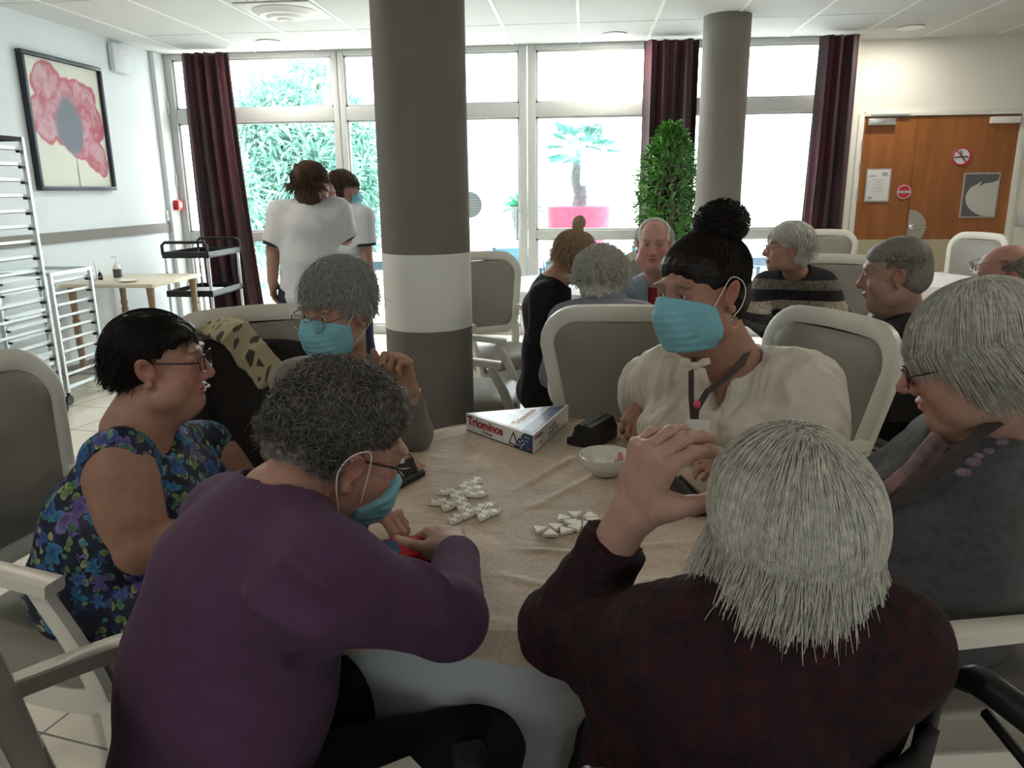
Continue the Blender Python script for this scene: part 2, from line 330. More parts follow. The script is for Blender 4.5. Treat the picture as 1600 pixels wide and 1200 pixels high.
def text(name, body, size, M4, mt, parent=None, ext=.0006, shear=0, bold=0, sx=1, align='LEFT'):
    cu = bpy.data.curves.new(name, 'FONT'); cu.body = body; cu.size = size; cu.extrude = ext; cu.shear = shear; cu.offset = bold; cu.align_x = align; cu.materials.append(M[mt])
    t_ = bpy.data.objects.new(name + '_curve', cu); COL.objects.link(t_); bpy.context.view_layer.update(); me = bpy.data.meshes.new_from_object(t_.evaluated_get(bpy.context.evaluated_depsgraph_get())); bpy.data.objects.remove(t_)
    o = bpy.data.objects.new(name, me); COL.objects.link(o); o.parent = parent; o.matrix_basis = M4 @ Matrix.Diagonal((sx, 1, 1, 1)); return o
def frame4(o, x, y):
    """matrix with origin o, x axis, y axis (3-vectors)"""
    x = np.array(x, float); x /= np.linalg.norm(x); y = np.array(y, float); y -= x * x.dot(y); y /= np.linalg.norm(y); z = np.cross(x, y)
    return Matrix([[x[0], y[0], z[0], o[0]], [x[1], y[1], z[1], o[1]], [x[2], y[2], z[2], o[2]], [0, 0, 0, 1]])
# ================================================================== THE ROOM
XL, YF, YD, ZC, XR, YN = -4.17, 7.70, 7.95, 2.75, 5.6, -4.6
def struct(mb, name, m, label=None, smooth=False):
    return mb.build(name, m, smooth=smooth, kind='structure', label=label)
struct(MB().box(XL - .2, XR + .2, YN - .2, YD + .3, -.12, 0), 'floor', 'floor_tiles')
c = MB().box(XL - .2, XR + .2, YN - .2, YD + .2, ZC, ZC + .12); struct(c, 'ceiling', 'ceiling_panels')
g = MB()
xs = [-.075 + .622 * i for i in range(-6, 9)]
for x in xs: g.box(x - .012, x + .012, YN, YF + .1, ZC - .004, ZC - .0005)
for j in range(10): g.box(XL, XR, YN + .2 + j * 1.245 - .004, YN + .2 + j * 1.245 + .004, ZC - .003, ZC - .0005)
struct(g, 'trim_1', 'white_paint')
struct(MB().box(XL - .2, XL, YN - .2, YF + .1, 0, ZC), 'wall_left', 'cool_wall')
struct(MB().box(XR, XR + .2, YN - .2, YD + .2, 0, ZC), 'wall_right', 'cream_wall')
b = MB().box(XL, -.2, YN - .2, YN, 0, ZC).box(1.4, XR, YN - .2, YN, 0, ZC).box(-.2, 1.4, YN - .2, YN, 0, 1.45).box(-.2, 1.4, YN - .2, YN, 2.35, ZC)
struct(b, 'wall_front', 'cream_wall')
n = MB().box(-.2, -.14, YN - .15, YN - .05, 1.45, 2.35).box(1.34, 1.4, YN - .15, YN - .05, 1.45, 2.35).box(-.14, 1.34, YN - .15, YN - .05, 1.45, 1.5).box(-.14, 1.34, YN - .15, YN - .05, 2.3, 2.35)
wn = n.build('window_6', 'frame_alu', smooth=False, kind='structure')  # unseen window, added behind the camera to let in fill light
MB().box(-.14, 1.34, YN - .105, YN - .1, 1.5, 2.3).build('window_pane', 'window_glass', wn)
# wall with the double door
b = MB().box(2.32, 2.44, YF, YD, 0, ZC).box(2.61, 4.04, YD, YD + .2, 2.08, ZC).box(4.04, XR, YD, YD + .2, 0, ZC).box(2.3, 2.61, YD, YD + .2, 0, ZC).box(2.32, XR, YD + .15, YD + .25, 0, ZC)
struct(b, 'wall_back', 'cream_wall')
struct(MB().box(XL, XL + .015, YN, YF - .15, 1.065, 1.15), 'trim_2', 'greige')
struct(MB().box(XL, XL + .012, YN, YF, 0, .08), 'baseboard_left', 'greige')
struct(MB().box(4.10, XR, YD - .012, YD, 0, .08), 'baseboard_back', 'greige')
# glazed front: bays with head, transom, rail
bays = [(XL + .02, -2.39, True), (-2.39, -.565, False), (-.565, .74, True), (.74, 2.32, True)]
for i, (x0, x1, rail) in enumerate(bays):
    fr = MB(); a, c2 = YF, YF + .09
    wl = .10 if i == 0 else .06; wr = .06
    if i == 2: wl = .085
    if i == 1: wr = .075
    fr.box(x0 + .005, x0 + wl, a, c2, 0, ZC, .006).box(x1 - wr, x1 - .005, a, c2, 0, ZC, .006)
    fr.box(x0 + wl, x1 - wr, a + .005, c2 - .005, 2.11, 2.235, .006).box(x0 + wl, x1 - wr, a + .005, c2 - .005, ZC - .05, ZC - .001, .006).box(x0 + wl, x1 - wr, a + .005, c2 - .005, .001, .09, .006)
    if rail: fr.box(x0 + wl, x1 - wr, a + .01, c2 - .01, .965, 1.045, .006)
    # inner glazing beads
    for (z0, z1) in ([(.09, .965), (1.045, 2.11)] if rail else [(.09, 2.11)]) + [(2.235, ZC - .05)]:
        for xx in (x0 + wl, x1 - wr - .018): fr.box(xx, xx + .018, a + .025, a + .06, z0, z1)
        fr.box(x0 + wl, x1 - wr, a + .025, a + .06, z1 - .018, z1); fr.box(x0 + wl, x1 - wr, a + .025, a + .06, z0, z0 + .018)
    f = fr.build('window_%d' % (i + 1), 'frame_alu', kind='structure')
    MB().box(x0 + wl, x1 - wr, a + .04, a + .046, .09, ZC - .05).build('window_pane', 'window_glass', f, smooth=False)
    if i == 1:
        MB().tube([(x1 - .10, a - .03, .95), (x1 - .10, a - .03, 1.25)], .011).tube([(x1 - .10, a - .03, .97), (x1 - .06, a + .01, .97)], .008).tube([(x1 - .10, a - .03, 1.23), (x1 - .06, a + .01, 1.23)], .008).build('door_pull', 'steel', f)
# left jamb with hinges
j = MB().box(XL + .001, XL + .05, YF - .18, YF - .002, 0, ZC - .001, .004)
for z in (.4, 1.5, 2.2): j.tube([(XL + .055, YF - .03, z), (XL + .055, YF - .03, z + .12)], .012)
j.build('trim_3', 'frame_alu', kind='structure')
# round sticker on the glass
def disc_y(mb, cx, y, cz, r, t=.004, n=40):
    return mb.prism([(cx + r * math.cos(a), cz + r * math.sin(a)) for a in np.arange(n) * 2 * math.pi / n], 0, t, xf=lambda p: np.array([p[0], y - p[2], p[1]]))
p = W(733, 320, YF + .03)
mat('sticker', (.35, .45, .50), .6); mat('sticker_line', (.62, .68, .70), .6)
st = disc_y(MB(), p[0], YF + .036, p[2], .128).build('window_sticker', 'sticker', smooth=False); tag(st, 'round pale grey sticker with printed lines on the glass door', 'sticker')
ln = MB()
for k in range(-4, 5):
    hw = math.sqrt(max(.0001, .118 ** 2 - (k * .026) ** 2)); ln.box(p[0] - hw, p[0] + hw, YF + .030, YF + .0315, p[2] + k * .026 - .004, p[2] + k * .026 + .004)
ln.build('printed_lines', 'sticker_line', st, smooth=False)
# pillars
def pillar(x, y, r, label):
    m = MB(); n = 48; prof = [(r, 0), (r, .895)]; m.lathe(prof, (x, y, 0), n); m.mi = 1; m.lathe([(r + .001, .893), (r + .001, 1.2)], (x, y, 0), n); m.mi = 0; m.lathe([(r, 1.2), (r, ZC)], (x, y, 0), n)
    o = m.build('pillar', ['greige', 'white_paint'], kind='structure', label=label); return o
pillar(-.653, 3.17, .182, 'round grey column with a white band, nearest the games table')
pillar(1.10, 6.72, .185, 'round grey column with a white band, beside the leafy plant')
# ceiling things
v = empty('air_vent', (-2.24, 6.03, ZC), 0, 'round white air diffuser recessed in a square ceiling plate', 'air vent')
MB().box(-.28, .28, -.28, .28, -.012, -.001, .004).build('vent_plate', 'white_paint', v)
m = MB()
for r0, z in ((.24, -.035), (.17, -.05), (.10, -.062)): m.lathe([(r0 - .06, z - .012), (r0 - .055, z - .014), (r0, z + .018), (r0 - .005, z + .022), (r0 - .06, z - .008)], n=40)
m.build('vent_cone', 'white_paint', v)
for k, (x, y, lab) in enumerate([(-2.85, 7.2, 'recessed ceiling spotlight beside the window above the first curtain'), (.234, 7.32, 'recessed ceiling spotlight above the palm tree window'), (2.75, 7.39, 'recessed ceiling spotlight above the wooden double door')]):
    e = empty('ceiling_light', (x, y, ZC), 0, lab, 'ceiling light', 'recessed ceiling spotlights')
    l = bpy.data.lights.new('spot_lamp', 'AREA'); l.shape = 'DISK'; l.size = .14; l.energy = 5; l.color = (1, .93, .82); lo_ = bpy.data.objects.new('spot_lamp', l); COL.objects.link(lo_); lo_.parent = e; lo_.location = (0, 0, -.014)
    MB().lathe([(.075, -.001), (.105, -.002), (.112, -.008), (.1, -.012), (.075, -.006)], n=32).build('trim_ring', 'white_paint', e)
    MB().lathe([(.0, -.004), (.074, -.0045)], n=32).build('lamp_disc', 'lamp_glow', e)
for k, (x, y) in enumerate([(-1.9, .2), (.2, -2.4), (2.2, .7), (-2.6, -2.6), (3.0, -2.6), (-2.7, 3.6), (3.2, 3.9)]):  # unseen ceiling lamps added as warm fill from above
    e = empty('ceiling_light', (x, y, ZC), 0, 'added fill lamp in the ceiling ' + ['above the near left armchairs', 'behind the viewer, middle of the room', 'above the near right side', 'far behind the viewer on the left', 'far behind the viewer on the right', 'above the metal tray racks', 'above the wheelchair of the man in black'][k], 'ceiling light', 'added ceiling fill lamps')
    MB().lathe([(.075, -.001), (.105, -.002), (.112, -.008), (.1, -.012), (.075, -.006)], n=32).build('trim_ring', 'white_paint', e)
    MB().lathe([(.0, -.004), (.074, -.0045)], n=32).build('lamp_disc', 'lamp_glow', e)
    l = bpy.data.lights.new('spot_lamp', 'AREA'); l.shape = 'DISK'; l.size = .14; l.energy = FILL_LAMP_W * (2.2 if 0 < y < 2 else .4 if y < 0 else 5); l.color = (1, .90, .76); lo_ = bpy.data.objects.new('spot_lamp', l); COL.objects.link(lo_); lo_.parent = e; lo_.location = (0, 0, -.014)
# emergency unit
e = empty('emergency_light_unit', (XL, 6.98, 2.62), 0, 'small white box with a red indicator high on the left wall', 'emergency light')
MB().box(0.001, .06, -.13, .13, -.14, .10, .02).build('housing', 'cool_wall', e); MB().ball((.062, 0, .03), .005, 6).build('indicator', 'led_red', e)
# fire call point and switch
e = empty('fire_call_point', (XL + .05, 7.62, 1.32), 0, 'red fire alarm call point on the jamb beside the first curtain', 'alarm')
MB().box(.001, .05, -.048, .048, -.048, .048, .006).build('case', 'fire_red', e); MB().box(.05, .053, -.025, .025, -.02, .022).build('glass_plate', 'paper', e)
e = empty('wall_notice', (XL, 7.55, 1.22), 0, 'small green and white escape notice under the red alarm', 'sign')
mat('exit_green', (.05, .35, .22), .5)
MB().box(.001, .02, -.06, .06, -.05, .05, .004).build('plate', 'paper', e); MB().box(.0202, .022, -.03, .045, -.03, .025).build('pictogram', 'exit_green', e, smooth=False)
# poppy picture, wall left
e = empty('poppy_picture', (XL, 6.165, 1.975), 0, 'large dark framed painting of a pink poppy on the left wall', 'painting')
hw, hh = .485, .505
fr = MB().box(.001, .05, -hw, hw, hh - .03, hh, .004).box(.001, .05, -hw, hw, -hh, -hh + .03, .004).box(.001, .05, -hw, -hw + .03, -hh + .03, hh - .03, .004).box(.001, .05, hw - .03, hw, -hh + .03, hh - .03, .004)
mat('frame_dark', (.02, .025, .04), .4); fr.build('frame', 'frame_dark', e)
def poppy():
    m = bpy.data.materials.new('poppy_canvas'); m.use_nodes = True; N = m.node_tree.nodes; L = m.node_tree.links; b = N['Principled BSDF']; b.inputs['Roughness'].default_value = .6
    a = N.new('ShaderNodeVertexColor'); a.layer_name = 'tint'; L.new(a.outputs[0], b.inputs['Base Color']); M['poppy_canvas'] = m
poppy()
def sm(a, b, x): t = np.clip((x - a) / (b - a), 0, 1); return t * t * (3 - 2 * t)
def vnoise(x, y, s=0):
    return (np.sin(x * 1.7 + y * 2.3 + s) + np.sin(x * 3.1 - y * 1.9 + 1.7 * s + 2) + .6 * np.sin(x * 5.3 + y * 6.1 + s * 3) + .5 * np.sin(-x * 8.7 + y * 7.3 + s)) / 3
ny, nz = 150, 150
ys = np.linspace(-hw + .028, hw - .028, ny); zs = np.linspace(-hh + .028, hh - .028, nz); Yg, Zg = np.meshgrid(ys, zs, indexing='ij')
vs = np.stack([np.full(Yg.size, .02), Yg.ravel(), Zg.ravel()], 1)
me = bpy.data.meshes.new('canvas'); me.from_pydata(vs.tolist(), [], [(i * nz + k, (i + 1) * nz + k, (i + 1) * nz + k + 1, i * nz + k + 1) for i in range(ny - 1) for k in range(nz - 1)])
U_ = (Yg + hw) / (2 * hw); V_ = (Zg + hh) / (2 * hh)        # 0..1
wob = .035 * vnoise(U_ * 6, V_ * 6, 1)
def blob(cx, cy, rx, ry, rot=0):
    dx, dy = U_ - cx, V_ - cy; c_, s_ = math.cos(rot), math.sin(rot); return np.hypot((dx * c_ + dy * s_) / rx, (-dx * s_ + dy * c_) / ry) + wob * 4
d = np.minimum.reduce([blob(.28, .80, .20, .15), blob(.68, .74, .23, .13), blob(.20, .53, .17, .19), blob(.76, .54, .20, .20), blob(.5, .58, .30, .28), blob(.78, .30, .17, .14, -.5), blob(.88, .20, .08, .09), blob(.55, .36, .2, .10, -.3)])
inside = 1 - sm(.94, 1.04, d); rim = sm(.72, .95, d) * inside
cream = np.array([.62, .62, .55]); red = np.array([.40, .09, .13]); pink = np.array([.50, .30, .35]); grey = np.array([.13, .15, .19])
t = np.clip(.5 + .8 * vnoise(U_ * 8 + wob * 30, V_ * 7, 4) - rim * .9, 0, 1)[..., None]
colr = cream[None, None] * (1 - inside[..., None]) + (red * (1 - t) + pink * t) * inside[..., None]
dc = np.hypot((U_ - .5) / .19, (V_ - .5) / .24) + wob * 3; ci = (1 - sm(.7, 1.05, dc))[..., None]; colr = colr * (1 - ci) + grey * ci
stem = ((np.abs(U_ - (.52 + .02 * (V_))) < .008) & (V_ < .3) & (inside < .5))[..., None]; colr = np.where(stem, np.array([.16, .2, .15]), colr)
ca = me.color_attributes.new('tint', 'FLOAT_COLOR', 'POINT'); ca.data.foreach_set('color', np.concatenate([colr.reshape(-1, 3), np.ones((ny * nz, 1))], 1).ravel())
me.materials.append(M['poppy_canvas']); o = bpy.data.objects.new('canvas', me); COL.objects.link(o); o.parent = e
e2 = MB().tube([(XL + .005, 4.98, 2.18), (XL + .06, 4.99, 2.17), (XL + .09, 5.03, 2.10), (XL + .08, 5.05, 2.07)], .006).build('wall_hook', 'steel'); tag(e2, 'small curved metal hook on the left wall near the tall rack', 'hook')
# curtains
def curtain(x0, x1, y, label, flare=0, lean=0):
    n, kz = 140, 26; vs = []; fs = []
    for side in (0, 1):
        for k in range(kz):
            z = .03 + (ZC - .06) * k / (kz - 1); q = k / (kz - 1)
            for i in range(n):
                t = i / (n - 1); ph = t * (x1 - x0) / .105 * 2 * math.pi
                x = x0 + (x1 - x0) * t + lean * (1 - q) * (1 - q) + (t - .5) * flare * (1 - q) + .012 * math.sin(ph * 2 + 1)
                yy = y + (.042 + .02 * math.sin(t * 9 + x0)) * math.sin(ph + .8 * math.sin(t * 11 + q)) + .01 * math.sin(ph * 2.3 + q * 3) + side * .006
                vs.append((x, yy, z))
    N_ = n * kz
    for k in range(kz - 1):
        for i in range(n - 1):
            a = k * n + i; fs.append((a, a + 1, a + n + 1, a + n)); fs.append((N_ + a, N_ + a + n, N_ + a + n + 1, N_ + a + 1))
    for k in range(kz - 1):
        for i in (0, n - 1): a = k * n + i; fs.append((a, a + n, N_ + a + n, N_ + a))
    for i in range(n - 1):
        for k in (0, kz - 1): a = k * n + i; fs.append((a, a + 1, N_ + a + 1, N_ + a))
    o = MB().add(vs, fs).build('curtain', 'curtain'); tag(o, label, 'curtain', 'burgundy curtains at the glazed front')
curtain(-3.86, -3.36, 7.50, 'dark burgundy floor-length curtain beside the left wall', .12, .10)
curtain(.50, 1.0, 7.50, 'dark burgundy curtain behind the leafy green plant', .02)
curtain(2.03, 2.38, 7.50, 'dark burgundy curtain beside the wooden double door', .06, -.04)
# door
dr = empty('door_1', (3.325, YD, 0), 0, None, None, None, 'structure')
x0, x1 = -.705, .705
sx_ = W(1428, 250, YD)[0] - 3.325
MB().box(x0 - .05, x0, -.02, .05, 0, 2.10, .004).box(x1, x1 + .05, -.02, .05, 0, 2.10, .004).box(x0, x1, -.02, .05, 2.072, 2.12, .004).build('door_frame', 'cream_wall', dr)
mat('door_cream', (.52, .47, .33), .5, var=.05)
for (a, b2) in ((x0 + .004, sx_ - .002), (sx_ + .002, x1 - .004)):
    m = MB().box(a, b2, .005, .045, .005, .925); m.mi = 1; m.box(a, b2, .005, .045, .925, 2.065)
    lf = m.build('door_leaf', ['door_cream', 'door_wood'], dr, smooth=False)
mat('brushed', (.45, .44, .40), .35, .7)
pl = [(sx_ + .012 + .17 * math.sin(t), 1.04 + .17 * math.cos(t)) for t in np.linspace(0, math.pi, 24)]
MB().prism(pl, 0, .004, xf=lambda p: np.array([p[0], .004 - p[2], p[1]])).build('kick_plate', 'brushed', dr)
MB().tube([(sx_ + .045, .0, 1.05), (sx_ + .045, -.05, 1.05), (sx_ + .165, -.055, 1.045)], .01).tube([(sx_ + .045, .0, 1.05), (sx_ + .045, -.012, 1.05)], .026, 20).build('handle', 'chrome', dr)
for (a, b2) in ((x0 + .03, x0 + .28), (x1 - .28, x1 - .02)):
    MB().box(a, b2, -.05, -.001, 1.99, 2.05, .006).box(a + .02, b2 + .12 if a < 0 else b2 - .02, -.035, -.02, 2.075, 2.09).build('door_closer', 'steel' if a < 0 else 'white_paint', dr)
for z in (.3, 1.3, 1.55, 1.75): MB().tube([(x0 - .003, -.012, z), (x0 - .003, -.012, z + .11)], .011).build('hinge', 'steel', dr)
def onDoor(px, py): q = W(px, py, YD - .01); return q[0], q[2]
# notice
a = onDoor(1351, 262); b2 = onDoor(1392, 317); o = empty('notice_sheet', ((a[0] + b2[0]) / 2, YD - .001, (a[1] + b2[1]) / 2), 0, 'white printed notice in a grey frame on the left door leaf', 'notice')
w_, h_ = .115, .155
MB().box(-w_, w_, -.006, .004, -h_, h_).build('backing', 'poster_grey', o, smooth=False); MB().box(-w_ + .012, w_ - .012, -.009, -.0065, -h_ + .012, h_ - .012).build('sheet', 'paper', o, smooth=False)
mat('ink', (.08, .08, .09), .6); mat('ink_light', (.4, .42, .45), .6)
m = MB().box(-.09, -.02, -.011, -.0092, .085, .092).box(.03, .08, -.011, -.0092, .09, .12).box(-.085, -.045, -.011, -.0092, -.13, -.105)
for k, hw_ in enumerate((.06, .03, .045, .05, .03, .06)): m.box(-hw_, hw_, -.011, -.0092, .05 - k * .022, .053 - k * .022)
m.build('printed_text', 'ink_light', o, smooth=False)
q = onDoor(1413, 300); o = disc_y(MB(), q[0], YD + .004, q[1], .071, .006).build('round_sticker', 'sign_red'); tag(o, 'round red sticker with a pale band on the left door leaf', 'sticker')
disc_ring = MB(); 
disc_ring.box(q[0] - .06, q[0] + .06, YD - .0045, YD - .0025, q[1] - .012, q[1] + .014).build('band', 'poster_grey', o, smooth=False)
mm = MB(); mm.tube([(q[0] + .062 * math.cos(t), YD - .003, q[1] + .062 * math.sin(t)) for t in np.linspace(0, 2 * math.pi, 33)[:-1]], .003, 5, closed=True); mm.build('ring', 'paper', o)
q = onDoor(1503, 244); o = disc_y(MB(), q[0], YD + .004, q[1], .085, .006).build('prohibition_sign', 'paper'); tag(o, 'round white prohibition sign with dark red rim on the right door leaf', 'sign')
mm = MB(); mm.tube([(q[0] + .079 * math.cos(t), YD - .004, q[1] + .079 * math.sin(t)) for t in np.linspace(0, 2 * math.pi, 33)[:-1]], .008, 6, closed=True)
mm.tube([(q[0] - .05, YD - .004, q[1] + .055), (q[0] + .05, YD - .004, q[1] - .055)], .006, 6); mm.build('red_bar', 'sign_red', o)
MB().tube([(q[0] - .06, YD - .006, q[1] - .01), (q[0], YD - .006, q[1] - .004), (q[0] + .06, YD - .006, q[1] - .006)], .006, 6).tube([(q[0], YD - .006, q[1] - .004), (q[0] - .012, YD - .006, q[1] + .05)], .007, 6).tube([(q[0], YD - .006, q[1]), (q[0] + .03, YD - .006, q[1] - .04)], .005, 6).build('pictogram', 'ink', o)
a = onDoor(1505, 267); b2 = onDoor(1557, 343); o = empty('door_poster', ((a[0] + b2[0]) / 2, YD - .001, (a[1] + b2[1]) / 2), 0, 'grey poster with a large pale shape on the right door leaf', 'poster')
w_, h_ = .165, .21
MB().box(-w_, w_, -.006, .004, -h_, h_).build('backing', 'poster_grey', o, smooth=False); MB().box(-w_ + .014, w_ - .014, -.009, -.0065, -h_ + .014, h_ - .014).build('sheet', 'poster_dark', o, smooth=False)
pts = [(.15, -.195)] + [(.16 - .29 * math.sin(t) * (1 if t < 2.2 else .9), -.02 - .19 * math.cos(t)) for t in np.linspace(.25, 2.5, 20)] + [(-.02, .08), (.03, .11), (.10, .12), (.15, .14)]
pts = [(max(-.15, x), max(-.195, min(.195, z))) for x, z in pts]
mat('poster_pale', (.55, .55, .53), .5)
MB().prism(pts, 0, .002, xf=lambda p: np.array([p[0], -.0092 - p[2], p[1]])).build('printed_shape', 'poster_pale', o, smooth=False)
q = onDoor(1597, 345); o = MB().box(q[0] - .05, q[0] + .05, YD - .02, YD, q[1] - .05, q[1] + .05, .004).build('light_switch', 'steel'); tag(o, 'square metal switch plate on the wall right of the door', 'switch')
# ================================================================== CHAIRS
def rrect(w_top, w_bot, z0, z1, r, n=7):
    """closed outline (x,z) of a rounded rectangle that narrows downwards"""
    pts = []
    for (cx, cz, a0) in ((w_top / 2 - r, z1 - r, 0), (-w_top / 2 + r, z1 - r, 90), (-w_bot / 2 + r * .8, z0 + r * .8, 180), (w_bot / 2 - r * .8, z0 + r * .8, 270)):
        rr = r if a0 < 180 else r * .8
        for k in range(n): a = math.radians(a0 + 90 * k / (n - 1)); pts.append((cx + rr * math.cos(a), cz + rr * math.sin(a)))
    out = []
    N_ = len(pts)
    for i in range(N_):
        p, q = pts[i], pts[(i + 1) % N_]; L_ = math.dist(p, q); k = max(1, int(L_ / .06))
        for j in range(k): out.append((p[0] + (q[0] - p[0]) * j / k, p[1] + (q[1] - p[1]) * j / k))
    return out
def lean(x, z): return np.array([x, -.235 - .20 * max(0, z - .45) + .35 * x * x - .0, z])
def make_chair():
    root = empty('dining_armchair', (0, 0, 0))
    ol = rrect(.54, .44, .565, 1.02, .10)
    fr = MB(); P = [lean(x, z) for x, z in ol]
    # crown of the top rail
    P = [p + np.array([0, 0, .012 * max(0, 1 - (p[0] / .25) ** 2) * (1 if p[2] > .95 else 0)]) for p in P]
    fr.bar(P, .058, .036, up=lambda i: (0, 1, .2), closed=True, bev=.35)
    fr.build('back_frame', 'chair_white', root)
    pm = MB(); ip = rrect(.50, .405, .585, 1.00, .085); n = len(ip); rows = []
    for side in (1, -1):
        rings = []
        for s_, d_ in ((1, .014), (.97, .022), (.8, .030), (.4, .034)):
            rings.append([lean(x * s_, .79 + (z - .79) * s_) + np.array([0, d_ * side, 0]) for x, z in ip])
        c_ = lean(0, .79) + np.array([0, .036 * side, 0]); vs = [p for r_ in rings for p in r_] + [c_]; fs = []
        for a in range(3):
            for i in range(n): fs.append((a * n + i, a * n + (i + 1) % n, (a + 1) * n + (i + 1) % n, (a + 1) * n + i))
        for i in range(n): fs.append((3 * n + i, 3 * n + (i + 1) % n, 4 * n))
        pm.add(vs, fs)
    pm.build('back_cushion', 'chair_leather', root)
    for s_ in (-1, 1):
        MB().bar([lean(s_ * .222, .60) + [0, 0, .0], lean(s_ * .215, .5), (s_ * .215, -.235, .40), (s_ * .215, -.25, .2), (s_ * .22, -.30, .0)], [.042, .042, .045, .038, .032], [.036, .036, .045, .036, .03], up=(0, 1, 0)).build('leg', 'chair_white', root)
        MB().bar([(s_ * .225, .205, .40), (s_ * .228, .21, .2), (s_ * .225, .215, 0)], [.05, .04, .03], [.05, .04, .03], up=(0, 1, 0)).build('leg', 'chair_white', root)
        t = np.linspace(0, 1, 9)
        a0 = lean(s_ * .245, .70)
        arm = [(s_ * (.245 + .035 * math.sin(min(1, q * 1.3) * math.pi / 2)), a0[1] + (.16 - a0[1]) * q, .70 - .035 * q + .008 * math.sin(q * math.pi)) for q in t]
        MB().bar(arm, [.034 + .02 * q for q in t], .032, up=(0, 0, 1), bev=.2).build('arm', 'chair_white', root)
        sup = [(s_ * (.275 - .03 * q * q), .13 + .09 * math.sin(q * 1.7) - .02, .655 - .27 * q) for q in np.linspace(0, 1, 7)]
        MB().bar(sup, .032, [.036 + .012 * q for q in np.linspace(0, 1, 7)], up=(0, 1, 0)).build('arm_support', 'chair_white', root)
    so = [(x, y) for x, y in ((.245 * np.sign(math.cos(a)) * abs(math.cos(a)) ** .45, .245 * np.sign(math.sin(a)) * abs(math.sin(a)) ** .45) for a in np.linspace(0, 2 * math.pi, 49)[:-1])]
    so = [(x * (1 + .10 * (y / .245)), y - .01) for x, y in so]
    rings = [(.98, .335), (1.0, .34), (1.0, .40), (.98, .403)]
    def stack(rg):
        m = MB(); n = len(so); vs = [(x * s_, y * s_, z) for s_, z in rg for x, y in so]; fs = [(a * n + i, a * n + (i + 1) % n, (a + 1) * n + (i + 1) % n, (a + 1) * n + i) for a in range(len(rg) - 1) for i in range(n)]
        fs += [tuple(range(n))[::-1], tuple((len(rg) - 1) * n + i for i in range(n))]; return m.add(vs, fs)
    stack(rings).build('seat_rail', 'chair_white', root)
    stack([(.97, .404), (1.02, .415), (1.03, .44), (1.0, .465), (.9, .482), (.6, .492), (.2, .496)]).build('seat', 'chair_leather', root)
    return root
chair0 = make_chair(); _used = [False]
def place_chair(x, y, face, label, sc=1.0):
    """face = direction (fx, fy) the sitter looks"""
    o = chair0 if not _used[0] else copy_tree(chair0)
    _used[0] = True; o.location = (x, y, 0.0); o.rotation_euler = (0, 0, math.atan2(face[1], face[0]) - math.pi / 2); o.scale = (sc, sc, sc)
    for a in ('label', 'category', 'group'):
        if a in o: del o[a]
    return tag(o, label, 'chair', 'white framed grey armchairs')
place_chair(-1.20, 1.63, (.98, -.12), 'white framed armchair under the woman in the blue floral dress')
place_chair(-.53, .97, (.72, .69), 'white framed armchair under the person in the purple jumper')
place_chair(-.98, 2.30, (.55, -.83), 'white framed armchair with a black coat and patterned scarf over its back')
place_chair(.50, 2.37, (-.90, -.43), 'white framed armchair behind the woman in the cream blouse')
place_chair(.74, 1.56, (-1, -.05), 'white framed armchair under the woman in the grey cardigan')
place_chair(.16, 2.98, (.05, 1), 'white framed armchair seen from behind, with the person in lavender seated in it')
place_chair(-.50, 4.65, (.55, -.83), 'empty white framed armchair turned towards the camera right of the banded column')
place_chair(-.55, 3.68, (1, .05), 'empty white framed armchair whose arms and seat stick out from behind the column')
place_chair(1.36, 4.35, (-.25, -.97), 'white framed armchair under the woman in the striped jumper')
place_chair(2.18, 7.0, (.05, -1), 'empty white framed armchair standing before the wooden double door beside the curtain')
place_chair(2.93, 6.62, (-.93, -.35), 'empty white framed armchair seen from the side, bright white before the door')
place_chair(.48, 4.72, (-.1, -1), 'white framed armchair under the smiling man in the red shirt')
place_chair(1.98, 3.24, (-1, .1), 'white framed armchair under the bald man with glasses pushed up')
# ================================================================== GAMES TABLE
TC = np.array([-.10, 1.67]); TR = .575; TZ = .755
ta = empty('round_table', (TC[0], TC[1], 0), 0, 'round games table hidden under a beige cloth', 'table')
MB().lathe([(0, .725), (TR - .02, .725), (TR - .015, .735), (TR - .02, .748), (0, .748)], n=64).build('tabletop', 'table_wood', ta)
MB().lathe([(.0, .0), (.26, .0), (.26, .02), (.05, .05), (.04, .1), (.04, .70), (.12, .724), (0, .724)], n=32).build('pedestal', 'leg_wood', ta)
def ridge(x, y, ax, ay, bx, by, w, h):
    ax, ay, bx, by = float(ax), float(ay), float(bx), float(by); dx, dy = bx - ax, by - ay; L2 = dx * dx + dy * dy; t = np.clip(((x - ax) * dx + (y - ay) * dy) / L2, 0, 1); d = np.hypot(x - ax - t * dx, y - ay - t * dy); return h * np.exp(-(d / w) ** 2) * np.sin(np.pi * np.clip(t, .04, .96)) ** .5
def zt(x, y):
    a = WZ(795, 775, TZ); b = WZ(905, 712, TZ); c_ = WZ(815, 805, TZ); d = WZ(960, 730, TZ)
    z = ridge(x, y, a[0], a[1], b[0], b[1], .012, .007) + ridge(x, y, c_[0], c_[1], d[0], d[1], .014, .006)
    a = WZ(640, 700, TZ); b = WZ(760, 672, TZ); z = z + ridge(x, y, a[0], a[1], b[0], b[1], .012, .003)
    for (p, q) in (((900, 905), (1010, 880)), ((905, 925), (1060, 905)), ((800, 860), (930, 868)), ((780, 900), (900, 930)), ((960, 860), (1080, 850))):
        a = WZ(*p, TZ); b = WZ(*q, TZ); z = z + ridge(x, y, a[0], a[1], b[0], b[1], .012, .004)
    return z
